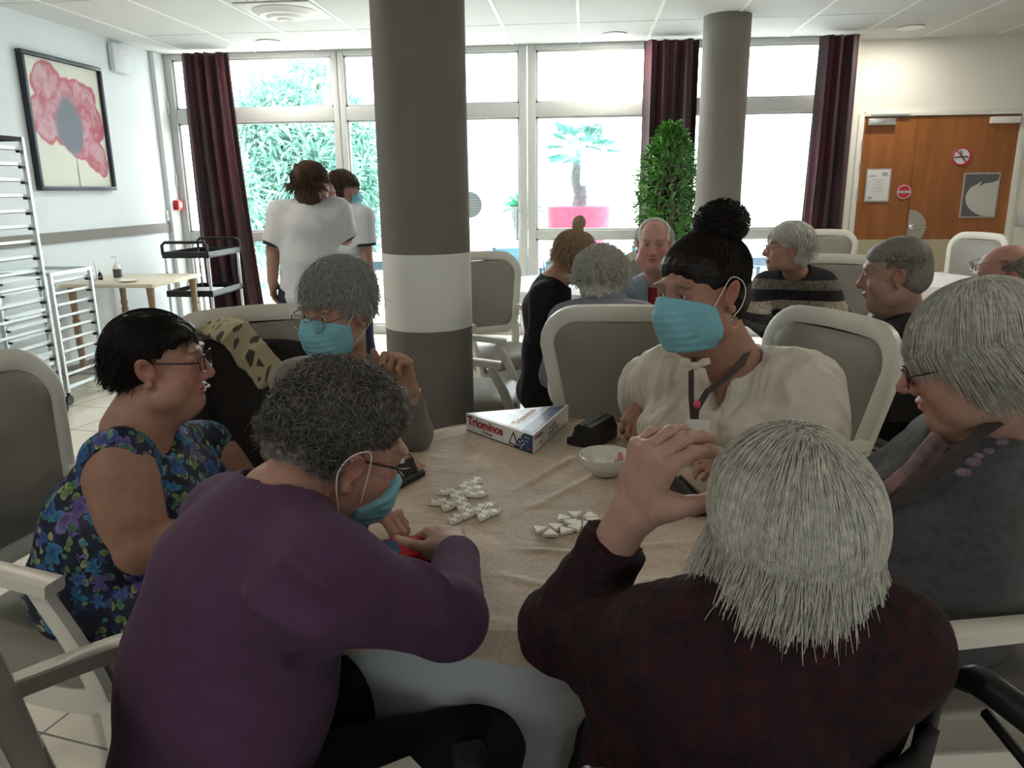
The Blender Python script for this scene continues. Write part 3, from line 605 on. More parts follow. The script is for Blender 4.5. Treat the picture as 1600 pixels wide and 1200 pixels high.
def drape(name, mt, R, zt0, length, fold, nf, ph=0, thick=.0025, nr=26, na=220, nd=16, flare=.03, disp=None):
    vs = []; fs = []
    for k in range(nr + nd):
        for j in range(na):
            a = 2 * math.pi * j / na; L_ = length(a)
            if k < nr: r = R * (k / (nr - 1)) ** .9 + 1e-4; z = zt0; x, y = r * math.cos(a), r * math.sin(a); z += (float(disp(x + TC[0], y + TC[1])) if disp else 0)
            else:
                q = (k - nr + 1) / nd; f = fold * q * (.6 + .4 * math.sin(a * 3 + ph)) * math.sin(a * nf + ph + .7 * math.sin(a * 5)); r = R + .004 + flare * q + f; s_ = L_ * q
                z = zt0 - s_ + .012 * (1 - q); x, y = r * math.cos(a), r * math.sin(a)
            vs.append((x, y, z))
    n = nr + nd
    for k in range(n - 1):
        for j in range(na): fs.append((k * na + j, k * na + (j + 1) % na, (k + 1) * na + (j + 1) % na, (k + 1) * na + j))
    m = MB().add(vs, fs); o = m.build(name, mt)
    s_ = o.modifiers.new('thick', 'SOLIDIFY'); s_.thickness = thick; s_.offset = -1
    o.location = (TC[0], TC[1], 0); return o
o = drape('under_tablecloth', 'cloth_under', TR, .7515, lambda a: .66, .055, 13, 1.0, flare=.05, nr=8); tag(o, 'long grey white under-cloth hanging to the floor below the beige cloth', 'tablecloth')
def Lsq(a):
    d = math.radians(45); a = (a - math.radians(-50) + math.pi / 4) % (math.pi / 2) - math.pi / 4  # corner directions
    half = .595; rr = half / max(.1, math.cos(abs(a) - math.pi / 4)); return max(.012, min(.30, rr - TR + .005))
o = drape('beige_tablecloth', 'cloth_beige', TR + .007, .7575, Lsq, .012, 11, .4, flare=.03, nr=120, na=360, disp=zt, thick=.002); tag(o, 'beige square cloth with woven pattern and creases on the games table', 'tablecloth')
TZ = .7595
# ------------------------------------------------------------------ triominos tiles
TL = .0356; TT = .0065
def tri(L, r=.003, n=3):
    h = L * math.sqrt(3) / 2; c_ = [(-L / 2, -h / 3), (L / 2, -h / 3), (0, 2 * h / 3)]; out = []
    for i in range(3):
        p = np.array(c_[i]); a = np.array(c_[i - 1]) - p; b = np.array(c_[(i + 1) % 3]) - p; a /= np.linalg.norm(a); b /= np.linalg.norm(b)
        for t in np.linspace(0, 1, n): q = p + a * r * (1 - t) + b * r * t + (a + b) * 0; out.append(tuple(q))
    return out
def make_tile(dots, lift=.0):
    m = MB(); o3 = tri(TL - .0006); o2 = tri(TL - .003)
    n = len(o3); vs = [(x, y, 0) for x, y in o3] + [(x, y, TT - .0012) for x, y in o3] + [(x, y, TT) for x, y in o2]
    fs = [tuple(range(n))[::-1], tuple(range(2 * n, 3 * n))] + [(a * n + i, a * n + (i + 1) % n, (a + 1) * n + (i + 1) % n, (a + 1) * n + i) for a in (0, 1) for i in range(n)]
    o = m.add(vs, fs).build('triangle_tile', 'tile_ivory')
    if dots:
        d = MB()
        for k in range(3):
            a = math.pi / 2 + k * 2 * math.pi / 3; cx, cy = .0105 * math.cos(a), .0105 * math.sin(a)
            for (ox, oy) in ([(0, 0)] if (dots + k) % 3 == 0 else [(-.0022, -.001), (.0022, .001)] if (dots + k) % 3 == 1 else [(-.0025, -.002), (.0025, -.002), (0, .003)]):
                d.lathe([(0, TT + .0001), (.0019, TT + .0001), (.0017, TT + .0004), (0, TT + .0005)], (cx + ox, cy + oy, 0), 10)
        d.build('pips', 'pip', o, smooth=False)
    return o
tproto = {k: make_tile(k) for k in (1, 2, 3)}; tblank = make_tile(0); tuse = set()
def put_tile(proto, x, y, rot, label, group, z=None, tilt=None):
    if id(proto) in tuse: o = copy_tree(proto)
    else: o = proto; tuse.add(id(proto))
    for a in ('label', 'category', 'group'):
        if a in o: del o[a]
    o.location = (x, y, TZ + max(0, float(zt(x, y))) if z is None else z); o.rotation_euler = (tilt or 0, 0, rot); return tag(o, label, 'game tile', group)
# the played tiles lie edge to edge: c and b are two rows of their triangular pattern
G = TL + .0006; thc = math.radians(-8); cv = G * np.array([math.cos(thc), math.sin(thc)]); bv = G * np.array([math.cos(thc - math.pi / 3), math.sin(thc - math.pi / 3)]); O_ = WZ(737, 796, TZ)[:2]
T2_ = [(-3, -1), (-2, -1), (-2, -3), (-1, -3), (-1, -2), (-1, -1), (-1, 0), (-2, 1), (0, -1), (0, 0), (0, -5), (0, -4), (0, -3), (1, -6)]
T1_ = [(-2, -1), (-2, 0), (-1, -3), (-1, -2), (-1, -1), (-1, 0), (-1, 1), (-2, 2), (1, -1), (0, 0), (1, 0), (0, 1), (0, -4), (0, -3), (1, -5), (1, -4), (1, -3)]
TLB = {(2, -3, -1): 'ivory tile with pips forming the left tip of the lower side branch', (2, -2, -3): 'ivory tile with pips sticking out left of the upper column', (2, 1, -6): 'ivory tile with pips at the far end, nearest the game box', (1, 1, -5): 'ivory tile with pips at the far right corner of the pattern', (1, 1, 0): 'ivory tile with pips forming the right tip of the pattern', (1, 0, 1): 'ivory tile with pips at the near point of the right cluster', (1, -2, 2): 'ivory tile with pips beside the fingertips of the purple-sleeved hand', (1, 1, -3): 'ivory tile with pips forming the lowest right tip of the far cluster', (1, 1, -4): 'ivory tile with pips, middle right tip of the far cluster', (1, 1, -1): 'ivory tile with pips, upper right tip of the right cluster', (1, -2, 0): 'ivory tile with pips pointing at the viewer from the lower side branch'}
k = 0
for typ, lst in ((1, T1_), (2, T2_)):
    for (m_, n_) in lst:
        c_ = O_ + cv * m_ + bv * n_ + ((cv + bv) / 3 if typ == 1 else (cv + bv) * 2 / 3)
        put_tile(tproto[k % 3 + 1], c_[0], c_[1], thc + (math.pi if typ == 1 else 0) + (k % 3) * 2 * math.pi / 3, TLB.get((typ, m_, n_), 'ivory triangular tile with black pips inside the pattern at the table centre'), 'played triangular tiles', z=TZ + .001); k += 1
pile = [((127, 900), (235, 905), (150, 955)), ((210, 888), (320, 890), (290, 935)), ((235, 915), (300, 965), (180, 968)), ((300, 905), (395, 928), (298, 952)), ((350, 905), (435, 893), (410, 932)), ((290, 823), (380, 852), (278, 878)), ((338, 813), (443, 813), (400, 850)), ((480, 808), (550, 850), (435, 850)), ((440, 853), (552, 856), (520, 890)), ((330, 868), (440, 852), (335, 905)), ((440, 857), (435, 898), (332, 906)), ((440, 872), (540, 905), (440, 910))]
for k, t3 in enumerate(pile):
    q3 = [WZ(800 + x / 4, 600 + y / 4, TZ)[:2] for x, y in t3]; c_ = sum(q3) / 3; v_ = q3[0] - c_
    put_tile(tblank, c_[0], c_[1], math.atan2(v_[1], v_[0]) - math.pi / 2, 'blank ivory triangular tile lying face down in the pile near the raised sleeve', 'face down triangular tiles', z=TZ + .001 + .0004 * (k % 3))
# overlap relax for face-down pile is not needed: they lie loosely, a few on top of others
# ------------------------------------------------------------------ games box
def games_box():
    A_, B_, C_ = WZ(731, 668, TZ), WZ(829, 707, TZ), WZ(887, 657, TZ)
    A_ = WZ(729, 672, TZ); B_ = WZ(833, 709, TZ); C_ = WZ(888, 658, TZ)
    e1 = B_ - A_; Ls = np.linalg.norm(e1)
    P = [A_[:2], B_[:2], C_[:2]]; h = .052
    root = empty('board_game_box', (0, 0, 0), 0, 'triangular white and blue Triominos game box on the beige cloth'.replace('Triominos ', ''), 'box')
    o = MB().prism([tuple(q) for q in P], TZ + .001, TZ + h).build('box', 'box_white', root, smooth=False)
    # top print
    cen = sum(P) / 3; Q = [cen + (q - cen) * .93 for q in P]
    z = TZ + h + .0006
    mat('box_sky', (.25, .36, .5), .25, var=1, vscale=14, col2=(.65, .7, .75)); 
    MB().prism([tuple(q) for q in Q], TZ + h + .0001, z).build('top_print', 'box_sky', root, smooth=False)
    a, b, c_ = Q
    q1 = [b + (a - b) * .02 + (c_ - b) * .02, b + (a - b) * .38, c_ + (a - c_) * .38, c_ + (a - c_) * .02]
    MB().prism([tuple(q) for q in (b + (a - b) * .0, b + (a - b) * .16, c_ + (a - c_) * .16, c_)], z, z + .0003).build('blue_panel', 'box_blue', root, smooth=False)
    MB().prism([tuple(q) for q in (b + (a - b) * .24, b + (a - b) * .38, c_ + (a - c_) * .38, c_ + (a - c_) * .24)], z, z + .0003).build('title_band', 'box_white', root, smooth=False)
    v = np.append(c_ - b, 0); up = np.append(a - b, 0); s0 = b + (a - b) * .27 + (c_ - b) * .12
    text('top_lettering', 'Triominos', .034, frame4((s0[0], s0[1], z + .0006), v, up), 'box_red', root, .0002, sx=1.05, bold=.0004)
    # front face
    x = np.append(P[1] - P[0], 0); L1 = np.linalg.norm(x); xn = x / L1; nrm = np.array([xn[1], -xn[0], 0])
    def F(u, w_, off=.0008): return np.array([P[0][0], P[0][1], TZ]) + xn * u + np.array([0, 0, w_]) + nrm * off
    text('title_lettering', 'Triominos', .036, frame4(F(.008, .0215), xn, (0, 0, 1)), 'box_red', root, .0003, bold=.0011, sx=.86 * L1 / .205 * .86)
    text('subtitle_lettering', 'Deluxe', .016, frame4(F(L1 * .25, .0075), xn, (0, 0, 1)), 'pip', root, .0002, shear=.35)
    def poly(pts, name, m, off=.0008):
        vs = [F(u, w_, off) for u, w_ in pts] + [F(u, w_, off + .0004) for u, w_ in pts]; n = len(pts)
        MB().add(vs, [tuple(range(n)), tuple(range(n, 2 * n))[::-1]] + [(i, (i + 1) % n, n + (i + 1) % n, n + i) for i in range(n)]).build(name, m, root, smooth=False)
    poly([(L1 * .995, .001), (L1 * .995, .050), (L1 * .88, .050), (L1 * .80, .030), (L1 * .74, .001)], 'blue_corner', 'box_blue')
    poly([(0.0, .0), (L1, .0), (L1, .0022), (0, .0022)], 'base_line', 'pip')
    cx, cw = L1 * .73, .021
    poly([(cx - cw, .006), (cx + cw, .006), (cx, .046)], 'triangle_logo', 'pip', .0013); poly([(cx - cw * .66, .0105), (cx + cw * .66, .0105), (cx, .037)], 'triangle_face', 'box_white', .0018)
    for (du, dw) in ((0, .026), (-.006, .014), (.006, .014)): poly([(cx + du + .0014 * math.cos(t), dw + .0014 * math.sin(t)) for t in np.arange(6) * math.pi / 3], 'logo_pip', 'pip', .0024)
    for i, (du, dw) in enumerate(((.83, .036), (.86, .028), (.82, .022), (.85, .014), (.88, .02), (.80, .012), (.84, .006))):
        s_ = .004; poly([(L1 * du - s_, dw - s_ * .6), (L1 * du + s_, dw - s_ * .6), (L1 * du, dw + s_)], 'pattern_triangle', 'box_white', .0014)
    text('age_lettering', 'dès 6', .0085, frame4(F(L1 * .89, .038, .0016), xn, (0, 0, 1)), 'box_white', root, .0002); text('players_lettering', '2-4', .008, frame4(F(L1 * .90, .027, .0016), xn, (0, 0, 1)), 'box_white', root, .0002)
    poly([(L1 * .93, .008), (L1 * .975, .008), (L1 * .97, .014), (L1 * .935, .013)], 'red_mark', 'sign_red', .0014)
    # right face
    x = np.append(P[2] - P[1], 0); L2 = np.linalg.norm(x); xr = x / L2; n2 = np.array([xr[1], -xr[0], 0])
    def G_(u, w_, off=.0008): return np.array([P[1][0], P[1][1], TZ]) + xr * u + np.array([0, 0, w_]) + n2 * off
    text('side_lettering', 'Triominos', .017, frame4(G_(.006, .034), xr, (0, 0, 1)), 'box_red', root, .0002, bold=.0004)
    for i, (u, w_, a_, b_) in enumerate(((.03, .018, .03, .001), (.03, .014, .04, .001), (.055, .008, .014, .012), (.13, .03, .02, .006), (.16, .028, .03, .01), (.13, .01, .018, .012), (.16, .009, .016, .014), (.19, .012, .02, .012))):
        vs = [G_(u, w_), G_(u + a_, w_), G_(u + a_, w_ + b_), G_(u, w_ + b_)]; vs += [v_ + n2 * .0004 for v_ in vs]
        MB().add(vs, [(0, 1, 2, 3), (7, 6, 5, 4), (0, 4, 5, 1), (1, 5, 6, 2), (2, 6, 7, 3), (3, 7, 4, 0)]).build('small_print', 'ink_light', root, smooth=False)
games_box()
# ------------------------------------------------------------------ tile racks
def tile_rack(name, a, b, label, flip=1, w_=.045, h=.045):
    """stepped black holder from a to b (points on the table)"""
    a = np.array(a[:2]); b = np.array(b[:2]); L_ = np.linalg.norm(b - a); ang_ = math.atan2(b[1] - a[1], b[0] - a[0])
    root = empty(name, (*(a + b) / 2, TZ + .001), ang_, label, 'tile rack')
    prof = [(0, 0), (w_, 0), (w_, .012), (w_ * .86, .016), (w_ * .86, .010), (w_ * .55, .010), (w_ * .30, h), (w_ * .1, h), (0, h * .55)]
    prof = [(p[0] - w_ / 2, p[1]) for p in prof]
    n = len(prof); vs = [(x, y * flip, z) for x in (-L_ / 2, L_ / 2) for y, z in prof]
    MB().add(vs, [tuple(range(n)), tuple(range(n, 2 * n))[::-1]] + [(i, (i + 1) % n, n + (i + 1) % n, n + i) for i in range(n)]).build('holder', 'black_plastic', root, smooth=False)
    return root
r1 = tile_rack('tile_rack', WZ(577, 779, TZ), WZ(652, 741, TZ), 'black tile rack holding ivory tiles before the masked woman with silver hair', -1, .05, .04)
ang_ = r1.rotation_euler[2]; c_ = np.array(r1.location)
for k in range(4):
    d = np.array([math.cos(ang_), math.sin(ang_)]); nn = np.array([-d[1], d[0]]); q = c_[:2] + d * (-.052 + .034 * k) + nn * .012
    o = tblank.copy(); COL.objects.link(o)
    for kk in ('label', 'category', 'group'):
        if kk in o: del o[kk]
    o.rotation_euler = (math.radians(72), 0, ang_ + math.pi); o.location = (q[0], q[1], TZ + .033); tag(o, 'ivory triangular tile standing in the black rack by the silver-haired woman', 'game tile', 'tiles standing in the rack')
# tilted empty rack near the bowl
root = empty('tile_rack', (0.028, 2.07, TZ + .002), math.radians(63), 'empty black tile rack tipped up on its side between box and bowl', 'tile rack')
prof = [(-.045, 0), (.045, 0), (.045, .018), (.03, .024), (.02, .05), (.012, .062), (-.03, .058), (-.045, .03)]
n = len(prof); vs = [(x, y, z) for x in (-.068, .068) for y, z in prof]
MB().add(vs, [tuple(range(n)), tuple(range(n, 2 * n))[::-1]] + [(i, (i + 1) % n, n + (i + 1) % n, n + i) for i in range(n)]).build('holder', 'black_plastic', root, smooth=False)
MB().box(-.066, .066, -.012, -.008, .0595, .0625).box(-.066, .066, .02, .024, .046, .052).build('ledge', 'black_plastic', root, smooth=False)
r2 = tile_rack('tile_rack', WZ(1050, 752, TZ), WZ(1100, 806, TZ), 'black tile rack behind the raised hand beside the white-haired woman', 1, .05, .035)
# bowl with sugar
bp = WZ(946, 737, TZ); root = tag(MB().lathe([(0, .003), (.028, .003), (.030, .0), (.034, .001), (.036, .006), (.052, .016), (.063, .034), (.0665, .050), (.065, .0515), (.0625, .050), (.059, .034), (.048, .019), (.03, .011), (0, .010)], n=48).build('bowl', 'ceramic'), 'small white china bowl with sugar lumps on the games table', 'bowl'); root.location = (bp[0], bp[1] - .012, TZ + .001)
for k, (dx, dy, dz, rz, tx) in enumerate([(-.012, .005, .026, .4, .3), (.018, .010, .022, 1.1, -.3), (.004, -.014, .021, .1, .1), (-.02, -.01, .02, .8, .2)]):
    o = MB().rbox((0, 0, 0), (.0125, .009, .0075), .0015).build('sugar_cube', 'sugar', smooth=False) if k == 0 else cube0.copy()
    if k == 0: cube0 = o
    else: COL.objects.link(o)
    o.location = (bp[0] + dx, bp[1] - .012 + dy, TZ + dz + .003); o.rotation_euler = (tx, .2, rz); tag(o, 'white sugar lump lying in the small white bowl', 'sugar cube', 'sugar lumps in the bowl')
mat('pink_paper', (.55, .25, .25), .6)
o = MB().prism([(-.012, -.01), (.012, -.01), (.006, .02), (-.004, .022)], 0, .002).build('paper_wrapper', 'pink_paper', smooth=False); o.location = (bp[0] + .036, bp[1] - .012, TZ + .034); o.rotation_euler = (1.2, .1, .6); tag(o, 'small pinkish wrapper standing in the white bowl', 'wrapper')
# red tin/packet between the purple sleeves
a = WZ(662, 886, TZ); b = WZ(600, 850, TZ + .05)
a = WZ(624, 868, .79); root = empty('card_box', (a[0], a[1], TZ + .001), math.radians(24), 'red glossy box between the hands of the person in purple', 'box')
MB().box(-.055, .055, -.04, .04, 0, .048, .004).build('box', 'red_pack', root)
MB().box(-.045, .0, -.025, .03, .0482, .0490).build('window', 'box_blue', root, smooth=False); MB().box(.025, .048, .0, .03, .0482, .0489).box(-.03, .03, -.0412, -.0402, .015, .045).build('print', 'box_red', root, smooth=False)
MB().tube([(.0555, .0 + .012 * math.cos(t), .026 + .016 * math.sin(t)) for t in np.linspace(0, 6.28, 20)], .0008, 5).build('gold_line', 'gold', root)
o = tblank.copy(); COL.objects.link(o)
for kk in ('label', 'category', 'group'):
    if kk in o: del o[kk]
q = WZ(629, 826, .80); o.location = (q[0], q[1], .80); o.rotation_euler = (.9, .2, .5); tag(o, 'ivory triangular tile held between the hands of the person in purple', 'game tile')
# ================================================================== BACKGROUND TABLES
def bg_table(cx, cy, R, label, clab, seed, drop=.28, square=True):
    t = empty('round_table', (cx, cy, 0), 0, label, 'table', 'tables by the windows')
    MB().lathe([(0, .72), (R - .03, .72), (R - .03, .745), (0, .745)], n=48).build('tabletop', 'table_wood', t)
    MB().lathe([(0, 0), (.28, 0), (.27, .03), (.05, .06), (.04, .7), (.15, .719), (0, .719)], n=24).build('pedestal', 'leg_wood', t)
    def Ld(a): a2 = (a + seed) % (math.pi / 2) - math.pi / 4; return drop * .45 + drop * .9 * (1 - abs(a2) / (math.pi / 4))
    vs = []; fs = []; na = 160; K = [(0, 0), (.5, 0), (.97, 0), (1, .004)]
    for k in range(16):
        for j in range(na):
            a = 2 * math.pi * j / na
            if k < 4: r = R * K[k][0] + 1e-4; z = .757 - K[k][1]
            else: q = (k - 3) / 12; r = R + .01 + .05 * q + .035 * q * math.sin(a * 12 + seed) * (.5 + .5 * math.sin(a * 5 + seed)); z = .75 - Ld(a) * q
            vs.append((r * math.cos(a), r * math.sin(a), z))
    for k in range(15):
        for j in range(na): fs.append((k * na + j, k * na + (j + 1) % na, (k + 1) * na + (j + 1) % na, (k + 1) * na + j))
    o = MB().add(vs, fs).build('white_tablecloth', 'cloth_white'); o.location = (cx, cy, 0); s_ = o.modifiers.new('t', 'SOLIDIFY'); s_.thickness = .003; s_.offset = -1; tag(o, clab, 'tablecloth')
bg_table(-.02, 5.80, .66, 'round table under a white cloth behind the girl in black', 'white cloth on the table behind the girl in black and the lavender jacket', .6)
bg_table(2.42, 6.15, .56, 'round table under a white cloth behind the man in black', 'white cloth on the table before the wooden door', 1.2)
bg_table(2.08, 4.30, .50, 'round table under a white cloth between striped jumper and man in black', 'white cloth hanging beside the arm of the striped jumper', .2, .3)
# ================================================================== LEFT SIDE FURNITURE
def tray_rack(x0, x1, y0, y1, z1, n, label, zlow=.12):
    r = empty('tray_rack', ((x0 + x1) / 2, (y0 + y1) / 2, 0), 0, label, 'rack'); cx, cy = (x0 + x1) / 2, (y0 + y1) / 2
    hx, hy = (x1 - x0) / 2, (y1 - y0) / 2
    for sx in (-1, 1):
        for sy in (-1, 1):
            MB().box(sx * hx - .0125, sx * hx + .0125, sy * hy - .0125, sy * hy + .0125, .09, z1, .003).build('post', 'steel', r)
            MB().lathe([(.0, .09), (.012, .09), (.012, .075), (0, .075)], (sx * hx, sy * hy, 0), 12).lathe([(0, -.011), (.034, -.011), (.036, -.006), (.036, .006), (.034, .011), (0, .011)], (sx * hx, sy * hy, .037), 20, R=np.array([[0, 0, 1], [0, 1, 0], [-1, 0, 0]])).build('caster', 'black_plastic', r)
    fm = MB()
    for z in (z1 - .012, .13):
        fm = MB()
        for sx in (-1, 1): fm.box(sx * hx - .012, sx * hx + .012, -hy + .0125, hy - .0125, z - .012, z + .012)
        for sy in (-1, 1): fm.box(-hx + .0125, hx - .0125, sy * hy - .012, sy * hy + .012, z - .012, z + .012)
        fm.build('frame', 'black_matt' if z1 > 1.5 else 'steel', r, smooth=False)
    for i in range(n):
        z = zlow + .08 + (z1 - zlow - .16) * i / (n - 1)
        for sx in (-1, 1):
            a, b = (hx - .045, hx - .013) if sx > 0 else (-hx + .013, -hx + .045)
            MB().box(a, b, -hy + .013, hy - .013, z, z + .004).box(b - .003 if sx > 0 else a, b if sx > 0 else a + .003, -hy + .013, hy - .013, z, z + .022).build('tray_rail', 'white_steel', r, smooth=False)
            for sy in (-1, 1): MB().box(sx * hx - .02 * (sx > 0) - .006, sx * hx + .02 * (sx < 0) + .006, sy * (hy - .022) - .009, sy * (hy - .022) + .009, z - .014, z + .0).build('bracket', 'black_plastic', r, smooth=False)
    return r
tray_rack(-3.93, -3.50, 4.00, 4.70, 1.79, 17, 'tall metal tray rack on wheels below the poppy painting')
tray_rack(-4.00, -3.60, 4.90, 5.33, .93, 9, 'low metal tray rack on wheels beside the small side table')
t = empty('side_table', (-3.76, 6.14, 0), 0, 'small beige rectangular side table against the left wall', 'table')
MB().box(-.385, .385, -.40, .40, .72, .75, .004).build('tabletop', 'table_wood', t)
for sx in (-1, 1):
    for sy in (-1, 1): MB().lathe([(0, 0), (.02, 0), (.024, .1), (.03, .45), (.022, .47), (.032, .5), (.024, .53), (.032, .72), (0, .72)], (sx * .33, sy * .34, 0), 16).build('leg', 'leg_wood', t)
# condiments on the side table
e = empty('condiment_caddy', (-4.0, 6.0, .751), 0, 'small wire cruet caddy at the back of the side table', 'caddy')
m = MB().tube([(.07 * math.cos(t_), .035 * math.sin(t_), .03) for t_ in np.linspace(0, 6.28, 25)[:-1]], .003, 6, closed=True).tube([(.07 * math.cos(t_), .035 * math.sin(t_), .004) for t_ in np.linspace(0, 6.28, 25)[:-1]], .003, 6, closed=True)
for a in (0, 1.57, 3.14, 4.71): m.tube([(.07 * math.cos(a), .035 * math.sin(a), .004), (.07 * math.cos(a), .035 * math.sin(a), .03)], .003, 6)
m.tube([(0, 0, .004), (0, 0, .12), (.012, 0, .14), (0, 0, .155), (-.012, 0, .14), (0, 0, .12)], .003, 6).build('wire_frame', 'chrome', e)
glass_mat('cruet_glass', (.75, .78, .78), .15)
for sx in (-1, 1):
    c1 = MB().lathe([(0, .005), (.018, .005), (.02, .03), (.012, .06), (.01, .065), (0, .065)], (sx * .034, 0, 0), 16).build('shaker', 'ceramic' if sx < 0 else 'black_plastic', e); MB().lathe([(.011, .065), (.012, .08), (0, .085)], (sx * .034, 0, 0), 16).build('shaker_cap', 'chrome', c1)
e = empty('dispenser_bottle', (-3.80, 5.98, .751), 0, 'pump bottle with dark label on the side table', 'bottle')
MB().lathe([(0, 0), (.030, 0), (.032, .01), (.032, .10), (.026, .12), (.012, .13), (.012, .145), (0, .145)], n=24).build('body', 'ceramic', e); MB().lathe([(.0325, .025), (.0325, .095)], n=24).build('label_band', 'ink', e)
MB().tube([(0, 0, .145), (0, 0, .185), (.005, -.004, .195), (-.03, -.02, .188)], .0045, 8).build('pump', 'ceramic', e)
e = empty('saucer', (-3.66, 5.90, .751), 0, 'white saucer on the side table beside the pump bottle', 'saucer'); MB().lathe([(0, .002), (.04, .002), (.045, 0), (.075, .012), (.077, .014), (.045, .006), (0, .006)], n=32).build('dish', 'ceramic', e)
o = MB().tube([(-.05, -.03, .02), (-.02, .0, .016), (.03, .03, .015), (.06, .05, .018)], [.008, .002, .002, .006], 8).build('spoon', 'chrome'); o.location = (-3.93, 5.86, .742); tag(o, 'metal spoon lying on the side table before the caddy', 'spoon')
# service trolley
tx0, tx1, ty0, ty1 = -3.80, -3.36, 6.68, 7.34
t = empty('service_trolley', ((tx0 + tx1) / 2, (ty0 + ty1) / 2, 0), 0, 'black three shelf service trolley with chrome posts by the curtain', 'trolley'); hx, hy = (tx1 - tx0) / 2, (ty1 - ty0) / 2
for z in (.87, .52, .17):
    MB().box(-hx, hx, -hy, hy, z, z + .008).box(-hx, hx, -hy, -hy + .012, z, z + .055, .003).box(-hx, hx, hy - .012, hy, z, z + .055, .003).box(-hx, -hx + .012, -hy, hy, z, z + .055, .003).box(hx - .012, hx, -hy, hy, z, z + .055, .003).build('shelf', 'black_plastic', t)
for sx in (-1, 1):
    for sy in (-1, 1):
        MB().tube([(sx * (hx - .02), sy * (hy - .02), .10), (sx * (hx - .02), sy * (hy - .02), .92)], .014, 12).build('post', 'chrome', t)
        MB().lathe([(0, -.012), (.045, -.012), (.048, 0), (.045, .012), (0, .012)], (sx * (hx - .02), sy * (hy - .02), .049), 20, R=np.array([[0, 0, 1], [0, 1, 0], [-1, 0, 0]])).tube([(sx * (hx - .02), sy * (hy - .02), .06), (sx * (hx - .02), sy * (hy - .02), .10)], .012).build('caster', 'black_plastic', t)
for sy in (-1, 1):
    MB().tube([(-hx + .01, sy * (hy - .0), .90), (-hx + .01, sy * (hy - .0), .985), (-hx + .04, sy * hy, 1.01), (hx - .04, sy * hy, 1.01), (hx - .01, sy * hy, .985), (hx - .01, sy * hy, .90)], .014, 10).build('handle', 'black_plastic', t)
o = MB().box(-3.70, -3.45, 6.85, 7.1, .535, .56, .006).build('folded_napkins', 'cloth_white'); tag(o, 'white folded cloth on the middle trolley shelf', 'cloth')
# black coat and scarf over a chair back
# ================================================================== PLANTS, OUTDOORS
def leaf_mesh(mb, p, d, L_, w_, up=None):
    d = d / np.linalg.norm(d); u = np.array([0, 0, 1.]) if up is None else up; s_ = np.cross(d, u); s_ /= np.linalg.norm(s_) + 1e-6; n = np.cross(s_, d)
    a = p; b = p + d * L_ * .35 + s_ * w_ / 2 + n * .004; c_ = p + d * L_ * .35 - s_ * w_ / 2 + n * .004; m_ = p + d * L_ * .4 - n * .002; t = p + d * L_ - n * L_ * .12
    b2 = p + d * L_ * .7 + s_ * w_ * .36; c2 = p + d * L_ * .7 - s_ * w_ * .36
    mb.add([a, b, c_, m_, t, b2, c2], [(0, 1, 3), (0, 3, 2), (1, 5, 4, 3), (3, 4, 6, 2)])
pl = empty('potted_plant', (.74, 7.14, 0), 0, 'tall leafy green plant between burgundy curtain and rear column', 'plant')
MB().lathe([(0, 0), (.13, 0), (.17, .30), (.18, .31), (.18, .34), (.165, .34), (.16, .30), (0, .30)], n=32).build('pot', 'pot_brown', pl)
tk = MB()
for k in range(3): tk.tube([(.03 * math.cos(k * 2), .03 * math.sin(k * 2), .3), (.05 * math.cos(k * 2 + 1), .04 * math.sin(k * 2 + 1), .8), (.08 * math.cos(k * 2 + 1), .06 * math.sin(k * 2), 1.3), (.05 * math.cos(k * 2 + 2), .05, 1.75)], [.016, .013, .01, .005])
tk.build('stem', 'bark', pl)
lf = MB()
for i in range(1500):
    z = random.uniform(.98, 1.98); r = .27 * (math.sin(min(1, (1.99 - z) / .55) * math.pi / 2)) * (1 if z > 1.2 else .55 + (z - .98) * 2.0)
    a = random.uniform(0, 2 * math.pi); q = random.uniform(.45, 1) ** .6; p = np.array([r * q * math.cos(a), r * q * math.sin(a) * .8, z])
    d = np.array([math.cos(a) + random.gauss(0, .5), math.sin(a) + random.gauss(0, .5), random.uniform(-.7, .9)]); leaf_mesh(lf, p, d, random.uniform(.08, .13), random.uniform(.022, .034))
lf.build('foliage', 'leaf', pl, smooth=False)
# ground and patio
struct(MB().box(-30, 30, YF + .3, 60, -.2, -.03), 'ground', 'patio_floor')
o = MB().box(XL - 3, 8, 19, 19.3, -.03, 2.2).build('wall_patio', 'patio_white', smooth=False, kind='structure')
